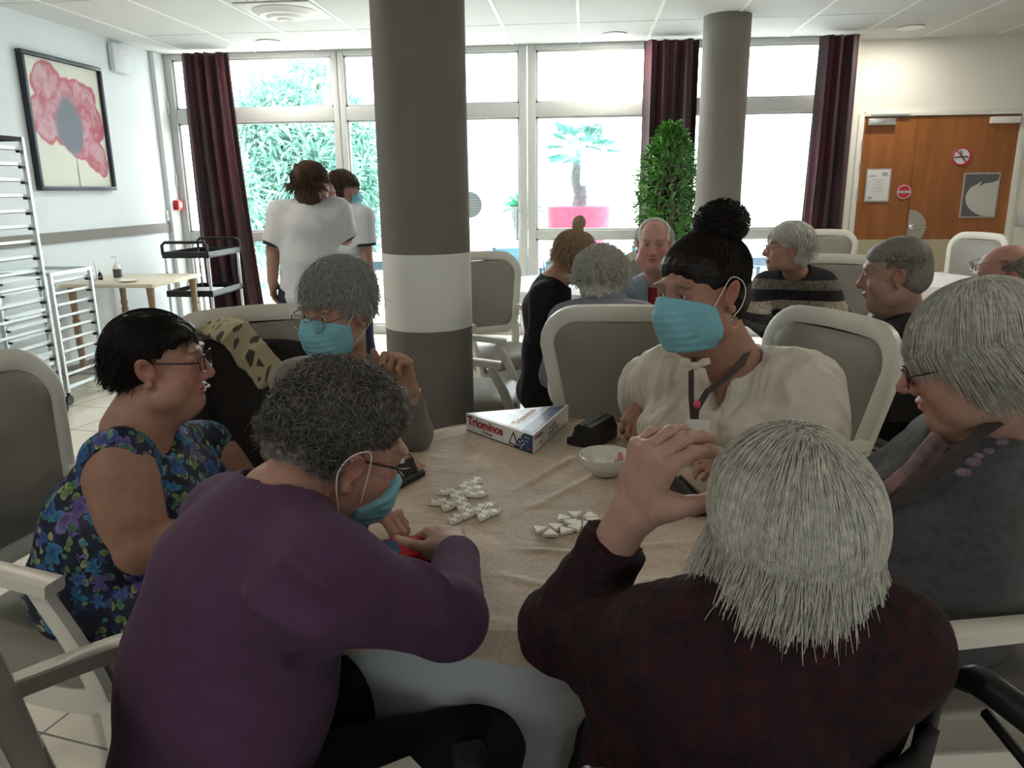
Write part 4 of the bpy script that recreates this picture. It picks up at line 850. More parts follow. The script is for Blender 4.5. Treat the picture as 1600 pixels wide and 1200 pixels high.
# low ledge that carries the pots
o = MB().box(-1.9, 1.3, 9.4, 10.4, -.03, .46, .01).build('planter_ledge', 'patio_white'); tag(o, 'low white ledge on the patio under the pink pot', 'ledge')
q = W(904, 340, 9.95); pz = .461
e = empty('potted_palm', (q[0], 9.95, pz), 0, 'small palm tree in a large pink pot on the patio', 'palm')
MB().lathe([(0, 0), (.30, 0), (.34, .48), (.385, .485), (.40, .76), (.385, .765), (.36, .74), (0, .72)], n=40).build('pot', 'pot_pink', e)
mat('palm_trunk', (.16, .18, .19), .9, var=.5, vscale=25, bump=.4)
MB().tube([(0, 0, .7), (.02, 0, .9), (-.02, 0, 1.1), (.01, 0, 1.32)], [.10, .085, .09, .075], 14).build('trunk', 'palm_trunk', e)
fm = MB()
for k in range(26):
    a = k * 2.4; el = random.uniform(-.1, 1.1); R_ = random.uniform(.35, .6); tip = np.array([math.cos(a) * math.cos(el), math.sin(a) * math.cos(el), math.sin(el)])
    base_ = np.array([.01, 0, 1.3]); mid = base_ + tip * R_ * .6 + [0, 0, .06]; fm.tube([base_, base_ + tip * R_ * .3 + [0, 0, .04], mid], .006, 5)
    for j in range(14):
        t = (j / 13 - .5) * 2.2; s_ = np.cross(tip, [0, 0, 1]); s_ /= np.linalg.norm(s_) + 1e-6; d = tip * math.cos(t) + s_ * math.sin(t); d[2] -= .35
        leaf_mesh(fm, mid, d, .24, .022)
mat('palm_leaf', (.12, .34, .30), .6); fm.build('fronds', 'palm_leaf', e, smooth=False)
q = W(815, 340, 9.7)
o = MB().box(q[0] - .22, q[0] + .22, 9.5, 9.94, pz, .94, .01).build('planter_plinth', 'patio_white'); tag(o, 'white plinth on the ledge outside, carrying the small spiky plant', 'plinth')
e = empty('potted_plant', (q[0], 9.7, .941), 0, 'small spiky green plant in a pot outside, beside the window mullion', 'plant')
MB().lathe([(0, 0), (.10, 0), (.14, .28), (.13, .29), (0, .26)], n=24).build('pot', 'palm_trunk', e)
fm = MB()
for k in range(90):
    a = random.uniform(0, 6.28); el = random.uniform(.2, 1.4); R_ = random.uniform(.25, .42); d = np.array([math.cos(a) * math.cos(el), math.sin(a) * math.cos(el), math.sin(el)])
    pts = [np.array([0, 0, .27]) + d * R_ * t + np.array([0, 0, -.45 * t * t * R_ * (1.3 - el * .5)]) for t in (0, .35, .7, 1)]; fm.tube(pts, [.006, .009, .007, .001], 4, sx=.3)
mat('spiky_leaf', (.07, .32, .2), .6); fm.build('leaves', 'spiky_leaf', e, smooth=False)
# trees on the left of the patio
def bush(name, x, y, z, rx, rz_, n, label, sz, seed, mt='leaf_out'):
    rnd = np.random.default_rng(seed); e = empty(name, (x, y, -.03), 0, label, 'tree', 'trees beyond the glass')
    MB().tube([(0, 0, 0), (.1, 0, z * .6), (0, 0, z)], [.16, .12, .06], 10).build('trunk', 'bark', e)
    m = MB(); K = rnd.normal(size=(14, 3)); K /= np.linalg.norm(K, axis=1)[:, None]; K *= .62
    for i in range(n):
        c_ = K[i % 14]; v = rnd.normal(size=3); v /= np.linalg.norm(v); q = (c_ + v * rnd.uniform(.3, .5)) * [rx, rx, rz_] + [0, 0, z]
        if q[2] < .05: continue
        d = v + rnd.normal(size=3) * .4 + [0, 0, -.3]; leaf_mesh(m, q, d, sz * rnd.uniform(.7, 1.3), sz * .18)
    m.build('foliage', mt, e, smooth=False)
q = W(452, 285, 14.0); bush('leafy_tree', q[0], 14.0, 1.75, 1.05, 1.55, 7500, 'broad blue-green tree beyond the glass behind the standing woman', .30, 3)
q = W(556, 285, 16.5); bush('leafy_tree', q[0], 16.5, 1.6, .62, 1.7, 2600, 'loose narrow tree beyond the glass beside the grey column', .36, 4)
q = W(482, 108, 17.5); bush('leafy_tree', q[0], 18.0, q[2], .62, .42, 500, 'treetop showing in the upper pane left of the column', .34, 5)
q = W(385, 330, 12.0); bush('leafy_tree', q[0], 11.6, .9, .55, 1.0, 900, 'low green bush outside beside the first curtain', .26, 6)
# white glazed wing on the right
b = empty('glazed_wing', (5.6, 12.8, -.03), 0, 'white building wing with tall windows seen through the right panes', 'building')
mat('wing_glass', (.45, .58, .58), .2)
MB().box(-1.2, 2.5, -3.6, 5, 0, 5.2).build('wing_wall', 'patio_white', b, smooth=False)
for k in range(6): MB().box(-1.24, -1.19, -3.3 + k * 1.35, -2.2 + k * 1.35, .9, 2.6).box(-1.24, -1.19, -3.3 + k * 1.35, -2.2 + k * 1.35, 3.1, 4.6).build('wing_window', 'wing_glass', b, smooth=False)
MB().box(-1.4, 2.6, -3.75, 5.1, 5.2, 5.4).build('wing_roof', 'patio_white', b, smooth=False)
# patio furniture
def patio_table(x, y, label, blue=True):
    e = empty('patio_table', (x, y, -.03), .1, label, 'table', 'patio tables'); MB().box(-.45, .45, -.4, .4, .70, .74, .01).build('tabletop', 'patio_white', e)
    for sx in (-1, 1):
        for sy in (-1, 1): MB().box(sx * .38 - .03, sx * .38 + .03, sy * .33 - .03, sy * .33 + .03, 0, .70).build('leg', 'patio_blue', e, smooth=False)
    MB().box(-.4, .4, -.35, .35, .60, .70).build('apron', 'patio_blue', e, smooth=False)
patio_table(-2.15, 8.9, 'white topped patio table with blue legs outside beside the column'); patio_table(-.05, 8.85, 'white topped patio table with blue legs outside behind the girl in black'); patio_table(2.0, 9.3, 'white topped patio table with blue legs outside behind the striped jumper')
def patio_chair(x, y, rz, label):
    e = empty('patio_chair', (x, y, -.03), rz, label, 'chair', 'patio chairs'); MB().box(-.22, .22, -.22, .22, .40, .43, .01).build('seat', 'cushion_blue', e); MB().box(-.22, .22, .2, .225, .5, .85, .01).build('backrest', 'cushion_blue', e)
    for sx in (-1, 1):
        MB().box(sx * .21 - .015, sx * .21 + .015, .19, .22, 0, .86).build('leg', 'patio_blue', e, smooth=False); MB().box(sx * .21 - .015, sx * .21 + .015, -.22, -.19, 0, .64).build('leg', 'patio_blue', e, smooth=False); MB().box(sx * .21 - .02, sx * .21 + .02, -.22, .22, .64, .665).build('arm', 'patio_blue', e, smooth=False)
patio_chair(-.72, 8.25, .3, 'blue patio chair outside left of the mullion'); patio_chair(.62, 8.35, -.5, 'blue patio chair outside right of the mullion'); patio_chair(1.55, 8.40, .2, 'blue patio chair outside right of the rear column')
e = empty('patio_lounger', (-1.55, 8.35, -.03), .35, 'folded white plastic lounger leaning outside right of the column', 'lounger')
for s_ in (-.25, .25): MB().bar([(-.45, s_, 1.02), (-.1, s_, .8), (.35, s_, .38), (.7, s_, .36)], .05, .06).build('side_rail', 'patio_white', e)
sl = MB()
for k in range(14): t = k / 13; x = -.43 + 1.1 * t; z = 1.0 - .66 * min(1, t * 1.35); sl.box(x, x + .05, -.24, .24, z, z + .012)
sl.build('slats', 'patio_white', e, smooth=False); 
for s_ in (-.25, .25): MB().bar([(.3, s_, .38), (.2, s_, 0.0)], .05, .05).build('leg', 'patio_white', e); MB().bar([(.65, s_, .36), (.72, s_, 0.0)], .05, .05).build('leg', 'patio_white', e)
# ================================================================== ORGANIC SHAPES: distance fields meshed with surface nets
def nrm(v): v = np.array(v, float); return v / (np.linalg.norm(v) + 1e-12)
class Field:
    def __init__(s, lo, hi, h, fine=()):
        s.ax = []
        for a in range(3):
            x = lo[a]; out = [x]
            while x < hi[a]:
                st = h
                for (fl, fh, fs) in fine:
                    if fl[a] - h <= x <= fh[a]: st = min(st, fs)
                x += st; out.append(x)
            s.ax.append(np.array(out, np.float32))
        s.F = np.full([len(a) for a in s.ax], .06, np.float32); s.h = h
    def sl(s, lo, hi):
        r = [slice(max(0, np.searchsorted(s.ax[a], lo[a]) - 1), min(len(s.ax[a]), np.searchsorted(s.ax[a], hi[a]) + 1)) for a in range(3)]
        if any(q.stop - q.start < 2 for q in r): return None
        return tuple(r)
    def g(s, sl, c):
        X = (s.ax[0][sl[0]] - np.float32(c[0]))[:, None, None]; Y = (s.ax[1][sl[1]] - np.float32(c[1]))[None, :, None]; Z = (s.ax[2][sl[2]] - np.float32(c[2]))[None, None, :]
        return X, Y, Z
    def put(s, sl, d, k, sub=False):
        A = s.F[sl]
        if sub: A = -A
        if k > 0: h = np.clip(.5 + .5 * (d - A) / k, 0, 1); o = d + (A - d) * h - k * h * (1 - h)
        else: o = np.minimum(A, d)
        s.F[sl] = -o if sub else o
    def cone(s, a, b, ra, rb, k=.012, sub=False, flat=False):
        a = np.array(a, float); b = np.array(b, float); m = max(k, .012) + .012; R_ = max(ra, rb) + m
        sl = s.sl(np.minimum(a, b) - R_, np.maximum(a, b) + R_)
        if sl is None: return
        X, Y, Z = s.g(sl, a); v = b - a; L2 = v.dot(v) + 1e-9; tt = (X * v[0] + Y * v[1] + Z * v[2]) / L2; t = np.clip(tt, 0, 1)
        d = np.sqrt((X - t * v[0]) ** 2 + (Y - t * v[1]) ** 2 + (Z - t * v[2]) ** 2) - (ra + (rb - ra) * t)
        if flat: d = np.maximum(d, (tt - 1) * math.sqrt(L2))
        s.put(sl, d.astype(np.float32), k, sub)
    def ell(s, c, r, R=None, k=.012, sub=False):
        c = np.array(c, float); r = (r, r, r) if np.isscalar(r) else r; m = max(k, .012) + .012
        if R is None: e = np.array(r)
        else: e = np.sqrt(((np.array(R) * np.array(r)[None, :]) ** 2).sum(1))
        sl = s.sl(c - e - m, c + e + m)
        if sl is None: return
        X, Y, Z = s.g(sl, c)
        if R is not None: R = np.array(R); X, Y, Z = (X * R[0, i] + Y * R[1, i] + Z * R[2, i] for i in range(3))
        k0 = np.sqrt((X / r[0]) ** 2 + (Y / r[1]) ** 2 + (Z / r[2]) ** 2); k1 = np.sqrt((X / r[0] ** 2) ** 2 + (Y / r[1] ** 2) ** 2 + (Z / r[2] ** 2) ** 2) + 1e-6
        s.put(sl, (k0 * (k0 - 1) / k1).astype(np.float32), k, sub)
    def econe(s, a, b, ra, rb, lat, k=.03, sub=False, flat=False):
        """tapering tube with an elliptical section: ra, rb = (along lat, across)"""
        a = np.array(a, float); b = np.array(b, float); m = max(k, .012) + .015; R_ = max(ra + rb) + m
        sl = s.sl(np.minimum(a, b) - R_, np.maximum(a, b) + R_)
        if sl is None: return
        v = b - a; L_ = np.linalg.norm(v) + 1e-9; ax = v / L_; u = np.array(lat, float); u = nrm(u - ax * ax.dot(u)); w_ = np.cross(ax, u)
        X, Y, Z = s.g(sl, a); T = (X * ax[0] + Y * ax[1] + Z * ax[2]) / L_; t = np.clip(T, 0, 1)
        pu = X * u[0] + Y * u[1] + Z * u[2]; pw = X * w_[0] + Y * w_[1] + Z * w_[2]; ov = (T - t) * L_
        A_ = ra[0] + (rb[0] - ra[0]) * t; B_ = ra[1] + (rb[1] - ra[1]) * t; Cc = np.minimum(A_, B_)
        k0 = np.sqrt((pu / A_) ** 2 + (pw / B_) ** 2 + (ov / Cc) ** 2); k1 = np.sqrt((pu / A_ ** 2) ** 2 + (pw / B_ ** 2) ** 2 + (ov / Cc ** 2) ** 2) + 1e-6
        d = k0 * (k0 - 1) / k1
        if flat: d = np.maximum(d, (T - 1) * L_)
        s.put(sl, d.astype(np.float32), k, sub)
    def plane(s, p, n):
        """cut away everything on the side n points to"""
        X, Y, Z = s.g((slice(None),) * 3, p); n = nrm(n); s.F = np.maximum(s.F, (X * n[0] + Y * n[1] + Z * n[2]).astype(np.float32))
    def mesh(s):
        F = s.F; F[0] = F[-1] = .05; F[:, 0] = F[:, -1] = .05; F[:, :, 0] = F[:, :, -1] = .05
        B = F < 0; n = np.array(F.shape) - 1
        cnt = np.zeros(n, np.int8)
        for i in (0, 1):
            for j in (0, 1):
                for k in (0, 1): cnt += B[i:i + n[0], j:j + n[1], k:k + n[2]]
        act = np.argwhere((cnt > 0) & (cnt < 8)); idx = np.full(n, -1, np.int32); idx[tuple(act.T)] = np.arange(len(act))
        acc = np.zeros((len(act), 3)); num = np.zeros(len(act)); i0, j0, k0 = act.T
        cs = [(i, j, k) for i in (0, 1) for j in (0, 1) for k in (0, 1)]
        val = {c: F[i0 + c[0], j0 + c[1], k0 + c[2]] for c in cs}
        pos = {c: np.stack([s.ax[0][i0 + c[0]], s.ax[1][j0 + c[1]], s.ax[2][k0 + c[2]]], 1).astype(float) for c in cs}
        for c in cs:
            for a in range(3):
                if c[a] == 0:
                    e = list(c); e[a] = 1; e = tuple(e); x, y = val[c], val[e]; m = (x < 0) != (y < 0)
                    t = (x[m] / (x[m] - y[m]))[:, None]; acc[m] += pos[c][m] * (1 - t) + pos[e][m] * t; num[m] += 1
        V = acc / num[:, None]
        Q = []
        for a in range(3):
            b_, c_ = (a + 1) % 3, (a + 2) % 3
            s0 = [slice(1, -1)] * 3; s0[a] = slice(0, -1); s1 = list(s0); s1[a] = slice(1, None)
            x, y = B[tuple(s0)], B[tuple(s1)]; off = np.array([1, 1, 1]); off[a] = 0
            for flip, msk in ((False, x & ~y), (True, ~x & y)):
                p = np.argwhere(msk) + off
                if not len(p): continue
                def at(db, dc):
                    q = p.copy(); q[:, b_] -= db; q[:, c_] -= dc; return idx[tuple(q.T)]
                q = np.stack([at(1, 1), at(0, 1), at(0, 0), at(1, 0)], 1); Q.append(q[:, ::-1] if flip else q)
        Q = np.concatenate(Q) if Q else np.zeros((0, 4), int)
        return V, Q
def relax(V, Q, it=2, lam=.5):
    e = np.concatenate([Q[:, [0, 1]], Q[:, [1, 2]], Q[:, [2, 3]], Q[:, [3, 0]]]); deg = np.bincount(e[:, 0], minlength=len(V)) + np.bincount(e[:, 1], minlength=len(V))
    for _ in range(it):
        A = np.zeros_like(V)
        for a in range(3): A[:, a] = np.bincount(e[:, 0], V[e[:, 1], a], len(V)) + np.bincount(e[:, 1], V[e[:, 0], a], len(V))
        V = V + lam * (A / np.maximum(deg, 1)[:, None] - V)
    return V
def normals(V, Q):
    n = np.cross(V[Q[:, 2]] - V[Q[:, 0]], V[Q[:, 3]] - V[Q[:, 1]]); N = np.zeros_like(V)
    for c in range(4):
        for a in range(3): N[:, a] += np.bincount(Q[:, c], n[:, a], len(V))
    return N / (np.linalg.norm(N, axis=1)[:, None] + 1e-12)
def npmesh(name, V, Q, mt, parent=None, base=(0, 0, 0), tint=None, label=None, k=4):
    me = bpy.data.meshes.new(name); me.vertices.add(len(V)); me.vertices.foreach_set('co', (V - np.array(base)).astype(np.float32).ravel())
    me.loops.add(len(Q) * k); me.loops.foreach_set('vertex_index', Q.astype(np.int32).ravel()); me.polygons.add(len(Q)); me.polygons.foreach_set('loop_start', np.arange(len(Q), dtype=np.int32) * k)
    me.polygons.foreach_set('use_smooth', np.ones(len(Q), bool)); me.update(calc_edges=True)
    if tint is not None: ca = me.color_attributes.new('tint', 'FLOAT_COLOR', 'POINT'); ca.data.foreach_set('color', np.concatenate([tint, np.ones((len(V), 1))], 1).astype(np.float32).ravel())
    me.materials.append(M[mt]); o = bpy.data.objects.new(name, me); COL.objects.link(o)
    if parent is not None: o.parent = parent
    if label: o['label'] = label
    return o
def warp(V, f, seed=0):
    """cheap smooth 3-D noise, about -1..1"""
    r = np.random.default_rng(seed); o = np.zeros(len(V))
    P = V * f
    for i in range(5):
        d = r.normal(size=3); d /= np.linalg.norm(d); d2 = r.normal(size=3); o += np.sin(P @ d * (1 + .45 * i) * 2.1 + 1.3 * np.sin(P @ d2 * .9 + i) + r.uniform(0, 6)) / (1 + .25 * i)
    return o / 3
def Rface(f, roll=0):
    f = nrm(f); r = nrm(np.cross(f, [0, 0, 1])); u = np.cross(r, f); c_, s_ = math.cos(roll), math.sin(roll); return np.stack([r * c_ + u * s_, f, -r * s_ + u * c_], 1)
# ------------------------------------------------------------------ heads and hands
def head_skin(F, c, R, s=1.0, opt={}):
    L = lambda *p: c + R @ (np.array(p) * s)
    E = lambda p, r, k=.012, sub=False, RR=None: F.ell(L(*p), tuple(np.array(r) * s), R if RR is None else R @ RR, k * s, sub)
    fat = opt.get('fat', 0)
    E((0, -.012, .033), (.073, .093, .078), .01)
    E((0, .028, -.012), (.062, .062, .082), .03)
    E((0, .035, -.065), (.050 + .012 * fat, .046, .036 + .006 * fat), .03)
    E((0, .072, -.092), (.021, .018, .016), .025)
    for x in (-1, 1):
        E((x * (.038 + .006 * fat), .058, -.030), (.026, .026, .028), .02)
        E((x * (.045 + .012 * fat), .018, -.07), (.022 + .008 * fat, .035, .026), .03)
        E((x * .031, .094, .012), (.019, .016, .0135), .010, True)
        E((x * .031, .0775, .011), (.0165, .0155, .0145), .006)
        E((x * .031, .0925, .0098), (.013, .009, .0042 * opt.get('eye', 1)), .003, True)
        E((x * .030, .084, .031), (.024, .011, .0075), .012)
        F.cone(L(x * .010, .098, -.032), L(x * .013, .096, -.036), .0075 * s, .0075 * s, .008 * s)
    if fat: E((0, .03, -.108), (.045, .045, .03), .03)
    F.cone(L(0, .083, .022), L(0, .108 + opt.get('nose', 0), -.026), .0078 * s, .0105 * s, .012 * s)
    F.ell(L(0, .106 + opt.get('nose', 0), -.028), .0105 * s, None, .008 * s)
    # mouth
    E((0, .089, -.0555), (.024, .012, .006), .006); E((0, .087, -.0665), (.021, .012, .0065), .006); E((0, .101, -.0608), (.023, .009, .0016 + .006 * opt.get('smile', 0)), .003, True)
    # ears
    for x in (-1, 1):
        a = .35 * x; RR = np.array([[math.cos(a), 0, math.sin(a)], [0, 1, 0], [-math.sin(a), 0, math.cos(a)]]) @ np.array([[1, 0, 0], [0, math.cos(.2), -math.sin(.2)], [0, math.sin(.2), math.cos(.2)]])
        E((x * .077, -.008, -.004), (.0075, .021, .033), .008, False, RR); E((x * .086, -.003, .004), (.007, .0125, .019), .005, True, RR); E((x * .080, -.004, -.034), (.006, .010, .010), .006)
def skin_tint(V, c, R, s, base, opt={}):
    P = (V - c) @ R / s; t = np.tile(np.array(base, float), (len(V), 1))
    n = warp(V, 30, 2)[:, None] * .06; t = t * (1 + n)
    def mixc(m, col): nonlocal t; t = t * (1 - m[:, None]) + np.array(col) * m[:, None]
    front = P[:, 1] > .04
    red = np.array(base) * np.array([1.18, .72, .72])
    for q, r in (((0, .105, -.028), .022), ((.042, .07, -.03), .03), ((-.042, .07, -.03), .03)): mixc(.55 * np.exp(-(np.linalg.norm(P - np.array(q), axis=1) / r) ** 2), red)
    for x in (-1, 1): mixc(.5 * np.exp(-(np.linalg.norm(P - np.array((x * .085, -.005, 0)), axis=1) / .03) ** 2), red)
    lip = np.exp(-((P[:, 0] / .022) ** 4 + ((P[:, 2] + .061) / .0095) ** 4)) * front; mixc(.8 * lip, opt.get('lip', np.array(base) * np.array([1.05, .5, .52])))
    mo = np.exp(-((P[:, 0] / .022) ** 4 + ((P[:, 2] + .0608) / .0018) ** 2)) * front; mixc(.7 * mo, np.array([.06, .02, .02]))
    for x in (-1, 1):
        br = np.exp(-(((P[:, 0] - x * .031) / .019) ** 4 + ((P[:, 2] - .034 + .15 * np.abs(P[:, 0] - x * .025)) / .0045) ** 2)) * front; mixc(.75 * br, opt.get('brow', (.10, .08, .07)))
        li = np.exp(-(((P[:, 0] - x * .031) / .0145) ** 4 + ((P[:, 2] - .0125) / .0028) ** 2)) * front; mixc(.55 * li, (.05, .03, .03))
    if 'mole' in opt:
        for q, r in opt['mole']: mixc(.9 * np.exp(-(np.linalg.norm(V - q, axis=1) / r) ** 4), (.06, .03, .02))
    if 'age' in opt:
        m = np.clip(warp(V, 120, 9) - .55, 0, 1) * 1.1 * opt['age']; mixc(np.clip(m, 0, .5), np.array(base) * .55)
    return np.clip(t, 0, 1)
def eyes(c, R, s, parent, base):
    L = lambda *p: c + R @ (np.array(p) * s) - np.array(base)
    for x in (-1, 1):
        m = MB().ball(L(x * .031, .0775, .0105), .0126 * s, 10); m.mi = 1; m.ball(L(x * .031, .0845, .0095), .0065 * s, 8); m.build('eye', ['eye_white', 'iris'], parent)
def hand(F, w_, d, n, side, curl=(.3, .4, .3), spread=.06, thumb=None, s=1.0, tcurl=.3, per=None):
    d = nrm(d); n = nrm(np.array(n, float) - d * d.dot(n)); t = np.cross(d, n) if side == 'L' else np.cross(n, d); w_ = np.array(w_, float)
    P = lambda a, b, c_: w_ + (d * a + t * b + n * c_) * s
    F.econe(P(-.005, 0, 0), P(.035, .001, 0), (.028 * s, .020 * s), (.036 * s, .017 * s), t, .012)
    F.econe(P(.03, 0, 0), P(.078, -.001, .001), (.036 * s, .0165 * s), (.040 * s, .0125 * s), t, .012)
    tips = []
    for i in range(4):
        cc = per[i] if per else curl; L_ = (.074, .082, .076, .060)[i]; r0 = (.0098, .0102, .0096, .0084)[i]
        p = P(.084 - .0028 * (i - 1) ** 2, .029 - .0195 * i, .001); dd = nrm(d + t * spread * (1.3 - i)); a = 0
        F.cone(P(.045, .022 - .014 * i, .001), p, .009 * s, r0 * s * 1.02, .007 * s)
        for j, fr in enumerate((.46, .31, .25)):
            a += cc[j]; v = dd * math.cos(a) - n * math.sin(a); q = p + v * L_ * fr * s
            F.cone(p, q, (r0 - .0009 * j) * s, (r0 - .0009 * (j + 1)) * s, .0025 * s)
            if j < 2: F.ell(q, (r0 - .0003 - .0008 * j) * s, None, .003 * s)
            p = q
        tips.append(p)
    tb = P(.022, .028, -.004); td = nrm((d * .62 + t * .72 - n * .35) if thumb is None else (d * thumb[0] + t * thumb[1] + n * thumb[2]))
    F.cone(P(.0, .014, -.002), tb + td * .02 * s, .016 * s, .0155 * s, .012 * s)
    q = tb + td * .045 * s; F.cone(tb, q, .0155 * s, .0118 * s, .008 * s); v2 = nrm(td + (d - t * .55 - n * .15) * tcurl); q2 = q + v2 * .032 * s; F.cone(q, q2, .0115 * s, .0105 * s, .004 * s); v3 = nrm(v2 + (d - t * .6) * tcurl * .7); q3 = q2 + v3 * .024 * s; F.cone(q2, q3, .0105 * s, .0085 * s, .004 * s)
    tips.append(q3); return tips, (d, t, n)
# ------------------------------------------------------------------ hair
def hair_cap(name, c, R, s, parts, mt, parent, base, h=.0045, cuts=(), amp=.0, fr=60, seed=1, strands=None, rel=1):
    r = .22 * s; F = Field(c - r - [0, 0, .05], c + r, h); L = lambda p: c + R @ (np.array(p, float) * s)
    for p in parts:
        if len(p) == 3 and np.isscalar(p[2]) is False: F.cone(L(p[0]), L(p[1]), p[2][0] * s, p[2][1] * s, .02 * s)
        else: F.ell(L(p[0]), tuple(np.array(p[1]) * s), R, p[2] * s)
    for p in cuts: F.ell(L(p[0]), tuple(np.array(p[1]) * s), R, p[2] * s, sub=True)
    V, Q = F.mesh(); V = relax(V, Q, rel)
    if amp: V = V + normals(V, Q) * (warp(V, fr, seed) * amp)[:, None]
    if strands is not None:
        SV, SQ = strands; Q = np.concatenate([Q, SQ + len(V)]); V = np.concatenate([V, SV])
    return npmesh(name, V, Q, mt, parent, base)
def strand_mesh(c, R, s, n, rad, ctr, region, flow, length, steps, width, curl=(0, 0), lift=(1.0, 1.08), seed=3, down=0, frizz=.0, stop=None, zend=None, upv=None, hug=1.10, hz=-.02):
    """curved hair locks: each a thin tapering three-sided tube starting on an ellipsoid round the scalp (local head frame)"""
    r = np.random.default_rng(seed); D = r.normal(size=(n * 6, 3)); D /= np.linalg.norm(D, axis=1)[:, None]; D = D[region(D)][:n]; n = len(D)
    rad = np.array(rad); ctr = np.array(ctr); lf = r.uniform(*lift, size=n); P = D * rad * lf[:, None]; Ls = length * r.uniform(.6, 1.1, size=n); st = Ls / steps; path = [P.copy()]
    jit = r.normal(size=(n, 3)) * frizz; ze = r.normal(size=n) * .009
    for i in range(steps):
        Nn = P / rad ** 2; Nn /= np.linalg.norm(Nn, axis=1)[:, None]; v = flow(P + ctr, D) + jit
        v = v - Nn * np.minimum(0, (v * Nn).sum(1))[:, None] * 1.0; v[:, 2] -= down * i / steps
        v /= np.linalg.norm(v, axis=1)[:, None] + 1e-9; sc_ = 1.0 if stop is None else np.clip((np.linalg.norm(P + ctr - np.array(stop[0]), axis=1) - stop[1]) / .01, 0, 1)[:, None]
        if zend is not None: sc_ = sc_ * np.clip((((P + ctr) @ upv if upv is not None else (P + ctr)[:, 2]) - zend - ze) / .012, 0, 1)[:, None]
        P = P + v * st[:, None] * sc_
        q = np.linalg.norm(P / rad, axis=1); m = q < lf; P[m] *= (lf[m] / q[m])[:, None]; q = np.linalg.norm(P / rad, axis=1); m = (q > lf * hug) & ((P @ upv if upv is not None else P[:, 2]) > hz); P[m] *= (lf[m] * hug / q[m])[:, None]; path.append(P.copy())
    A = np.stack(path, 1) + ctr  # n, k, 3
    k = steps + 1
    if curl[0]:
        ph = r.uniform(0, 6.28, size=n)[:, None] + np.arange(k)[None] * curl[1] * r.choice([-1, 1], size=n)[:, None]; Nn = nrm_rows(D); b1 = nrm_rows(np.cross(Nn, r.normal(size=(n, 3))))
        g = np.minimum(1, np.arange(k) / 2.0)[None, :, None]; A = A + curl[0] * g * (b1[:, None] * np.cos(ph)[..., None] + (Nn * .8)[:, None] * (1 + np.sin(ph))[..., None])
    T = np.gradient(A, axis=1); T /= np.linalg.norm(T, axis=2, keepdims=True) + 1e-9; u = np.cross(T, nrm_rows(D)[:, None] + 1e-3); u /= np.linalg.norm(u, axis=2, keepdims=True) + 1e-9; w_ = np.cross(T, u)
    wd = width * np.interp(np.arange(k) / (k - 1), [0, .15, .7, 1], [.5, 1, .8, .08])[None, :, None] * r.uniform(.6, 1.3, size=n)[:, None, None]
    ring = [A + wd * (u * math.cos(t) * 1.3 + w_ * math.sin(t) * .7) for t in (0, 2.094, 4.189)]
    V = np.stack(ring, 2).reshape(-1, 3); b0 = (np.arange(n)[:, None] * k + np.arange(k - 1)[None]).reshape(-1) * 3
    Q = np.concatenate([np.stack([b0 + i, b0 + (i + 1) % 3, b0 + 3 + (i + 1) % 3, b0 + 3 + i], 1) for i in range(3)])
    return c + (V * s) @ R.T, Q
def nrm_rows(a): return a / (np.linalg.norm(a, axis=-1, keepdims=True) + 1e-9)
def spl(P, m=5):
    P = np.array(P, float); Q = np.vstack([2 * P[0] - P[1], P, 2 * P[-1] - P[-2]]); o = []
    for i in range(1, len(Q) - 2):
        for t in np.arange(m) / m: o.append(.5 * (2 * Q[i] + (Q[i + 1] - Q[i - 1]) * t + (2 * Q[i - 1] - 5 * Q[i] + 4 * Q[i + 1] - Q[i + 2]) * t * t + (3 * Q[i] - Q[i - 1] - 3 * Q[i + 1] + Q[i + 2]) * t ** 3))
    return o + [P[-1]]
# ------------------------------------------------------------------ worn things
def mask_on(c, R, s, parent, base, low=0, label='pale blue surgical mask', fat=0):
    F = Field(c - .17 * s, c + .17 * s, .0035); L = lambda *p: c + R @ (np.array(p, float) * s)
    head_skin(F, c, R, s, {'fat': fat, 'eye': .3}); F.ell(L(0, .070, -.062), (.046 * s, .040 * s, .050 * s), R, .03 * s); F.ell(L(0, .088, -.030 - low), (.024 * s, .036 * s, .03 * s), R, .03 * s)
    F.F = F.F - np.float32(.0065 * s)
    F.plane(L(0, .034, 0), nrm(-R[:, 1])); F.plane(L(0, .1, .008 - low), nrm(R[:, 2] - .45 * R[:, 1])); F.plane(L(0, 0, -.112 - low * .6), -R[:, 2])
    V, Q = F.mesh(); V = relax(V, Q, 2); P = (V - c) @ R / s; N = normals(V, Q); V = V + N * ((np.cos((P[:, 2] + .055 + low) / .0165 * 2 * math.pi) > .2) * .0012 * (np.abs(P[:, 0]) < .06))[:, None] + N * (warp(V, 45, 5) * .0012)[:, None]
    o = npmesh('face_mask', V, Q, 'mask_blue', parent, base, label=label)
    b = np.array(base)
    for x in (-1, 1):
        st = MB()
        pts = [(.066 + .006 * fat, .040, -.022 - low), (.079, .018, .010), (.088, .0, .034), (.092, -.026, .022), (.092, -.034, -.004), (.087, -.022, -.034), (.080, .006, -.056 - low * .5), (.064 + .012 * fat, .040, -.085 - low)]
        st.tube([L(x * p[0], p[1], p[2]) - b for p in spl(pts)], .0011 * s, 5)
        st.build('ear_loop', 'mask_strap', o)
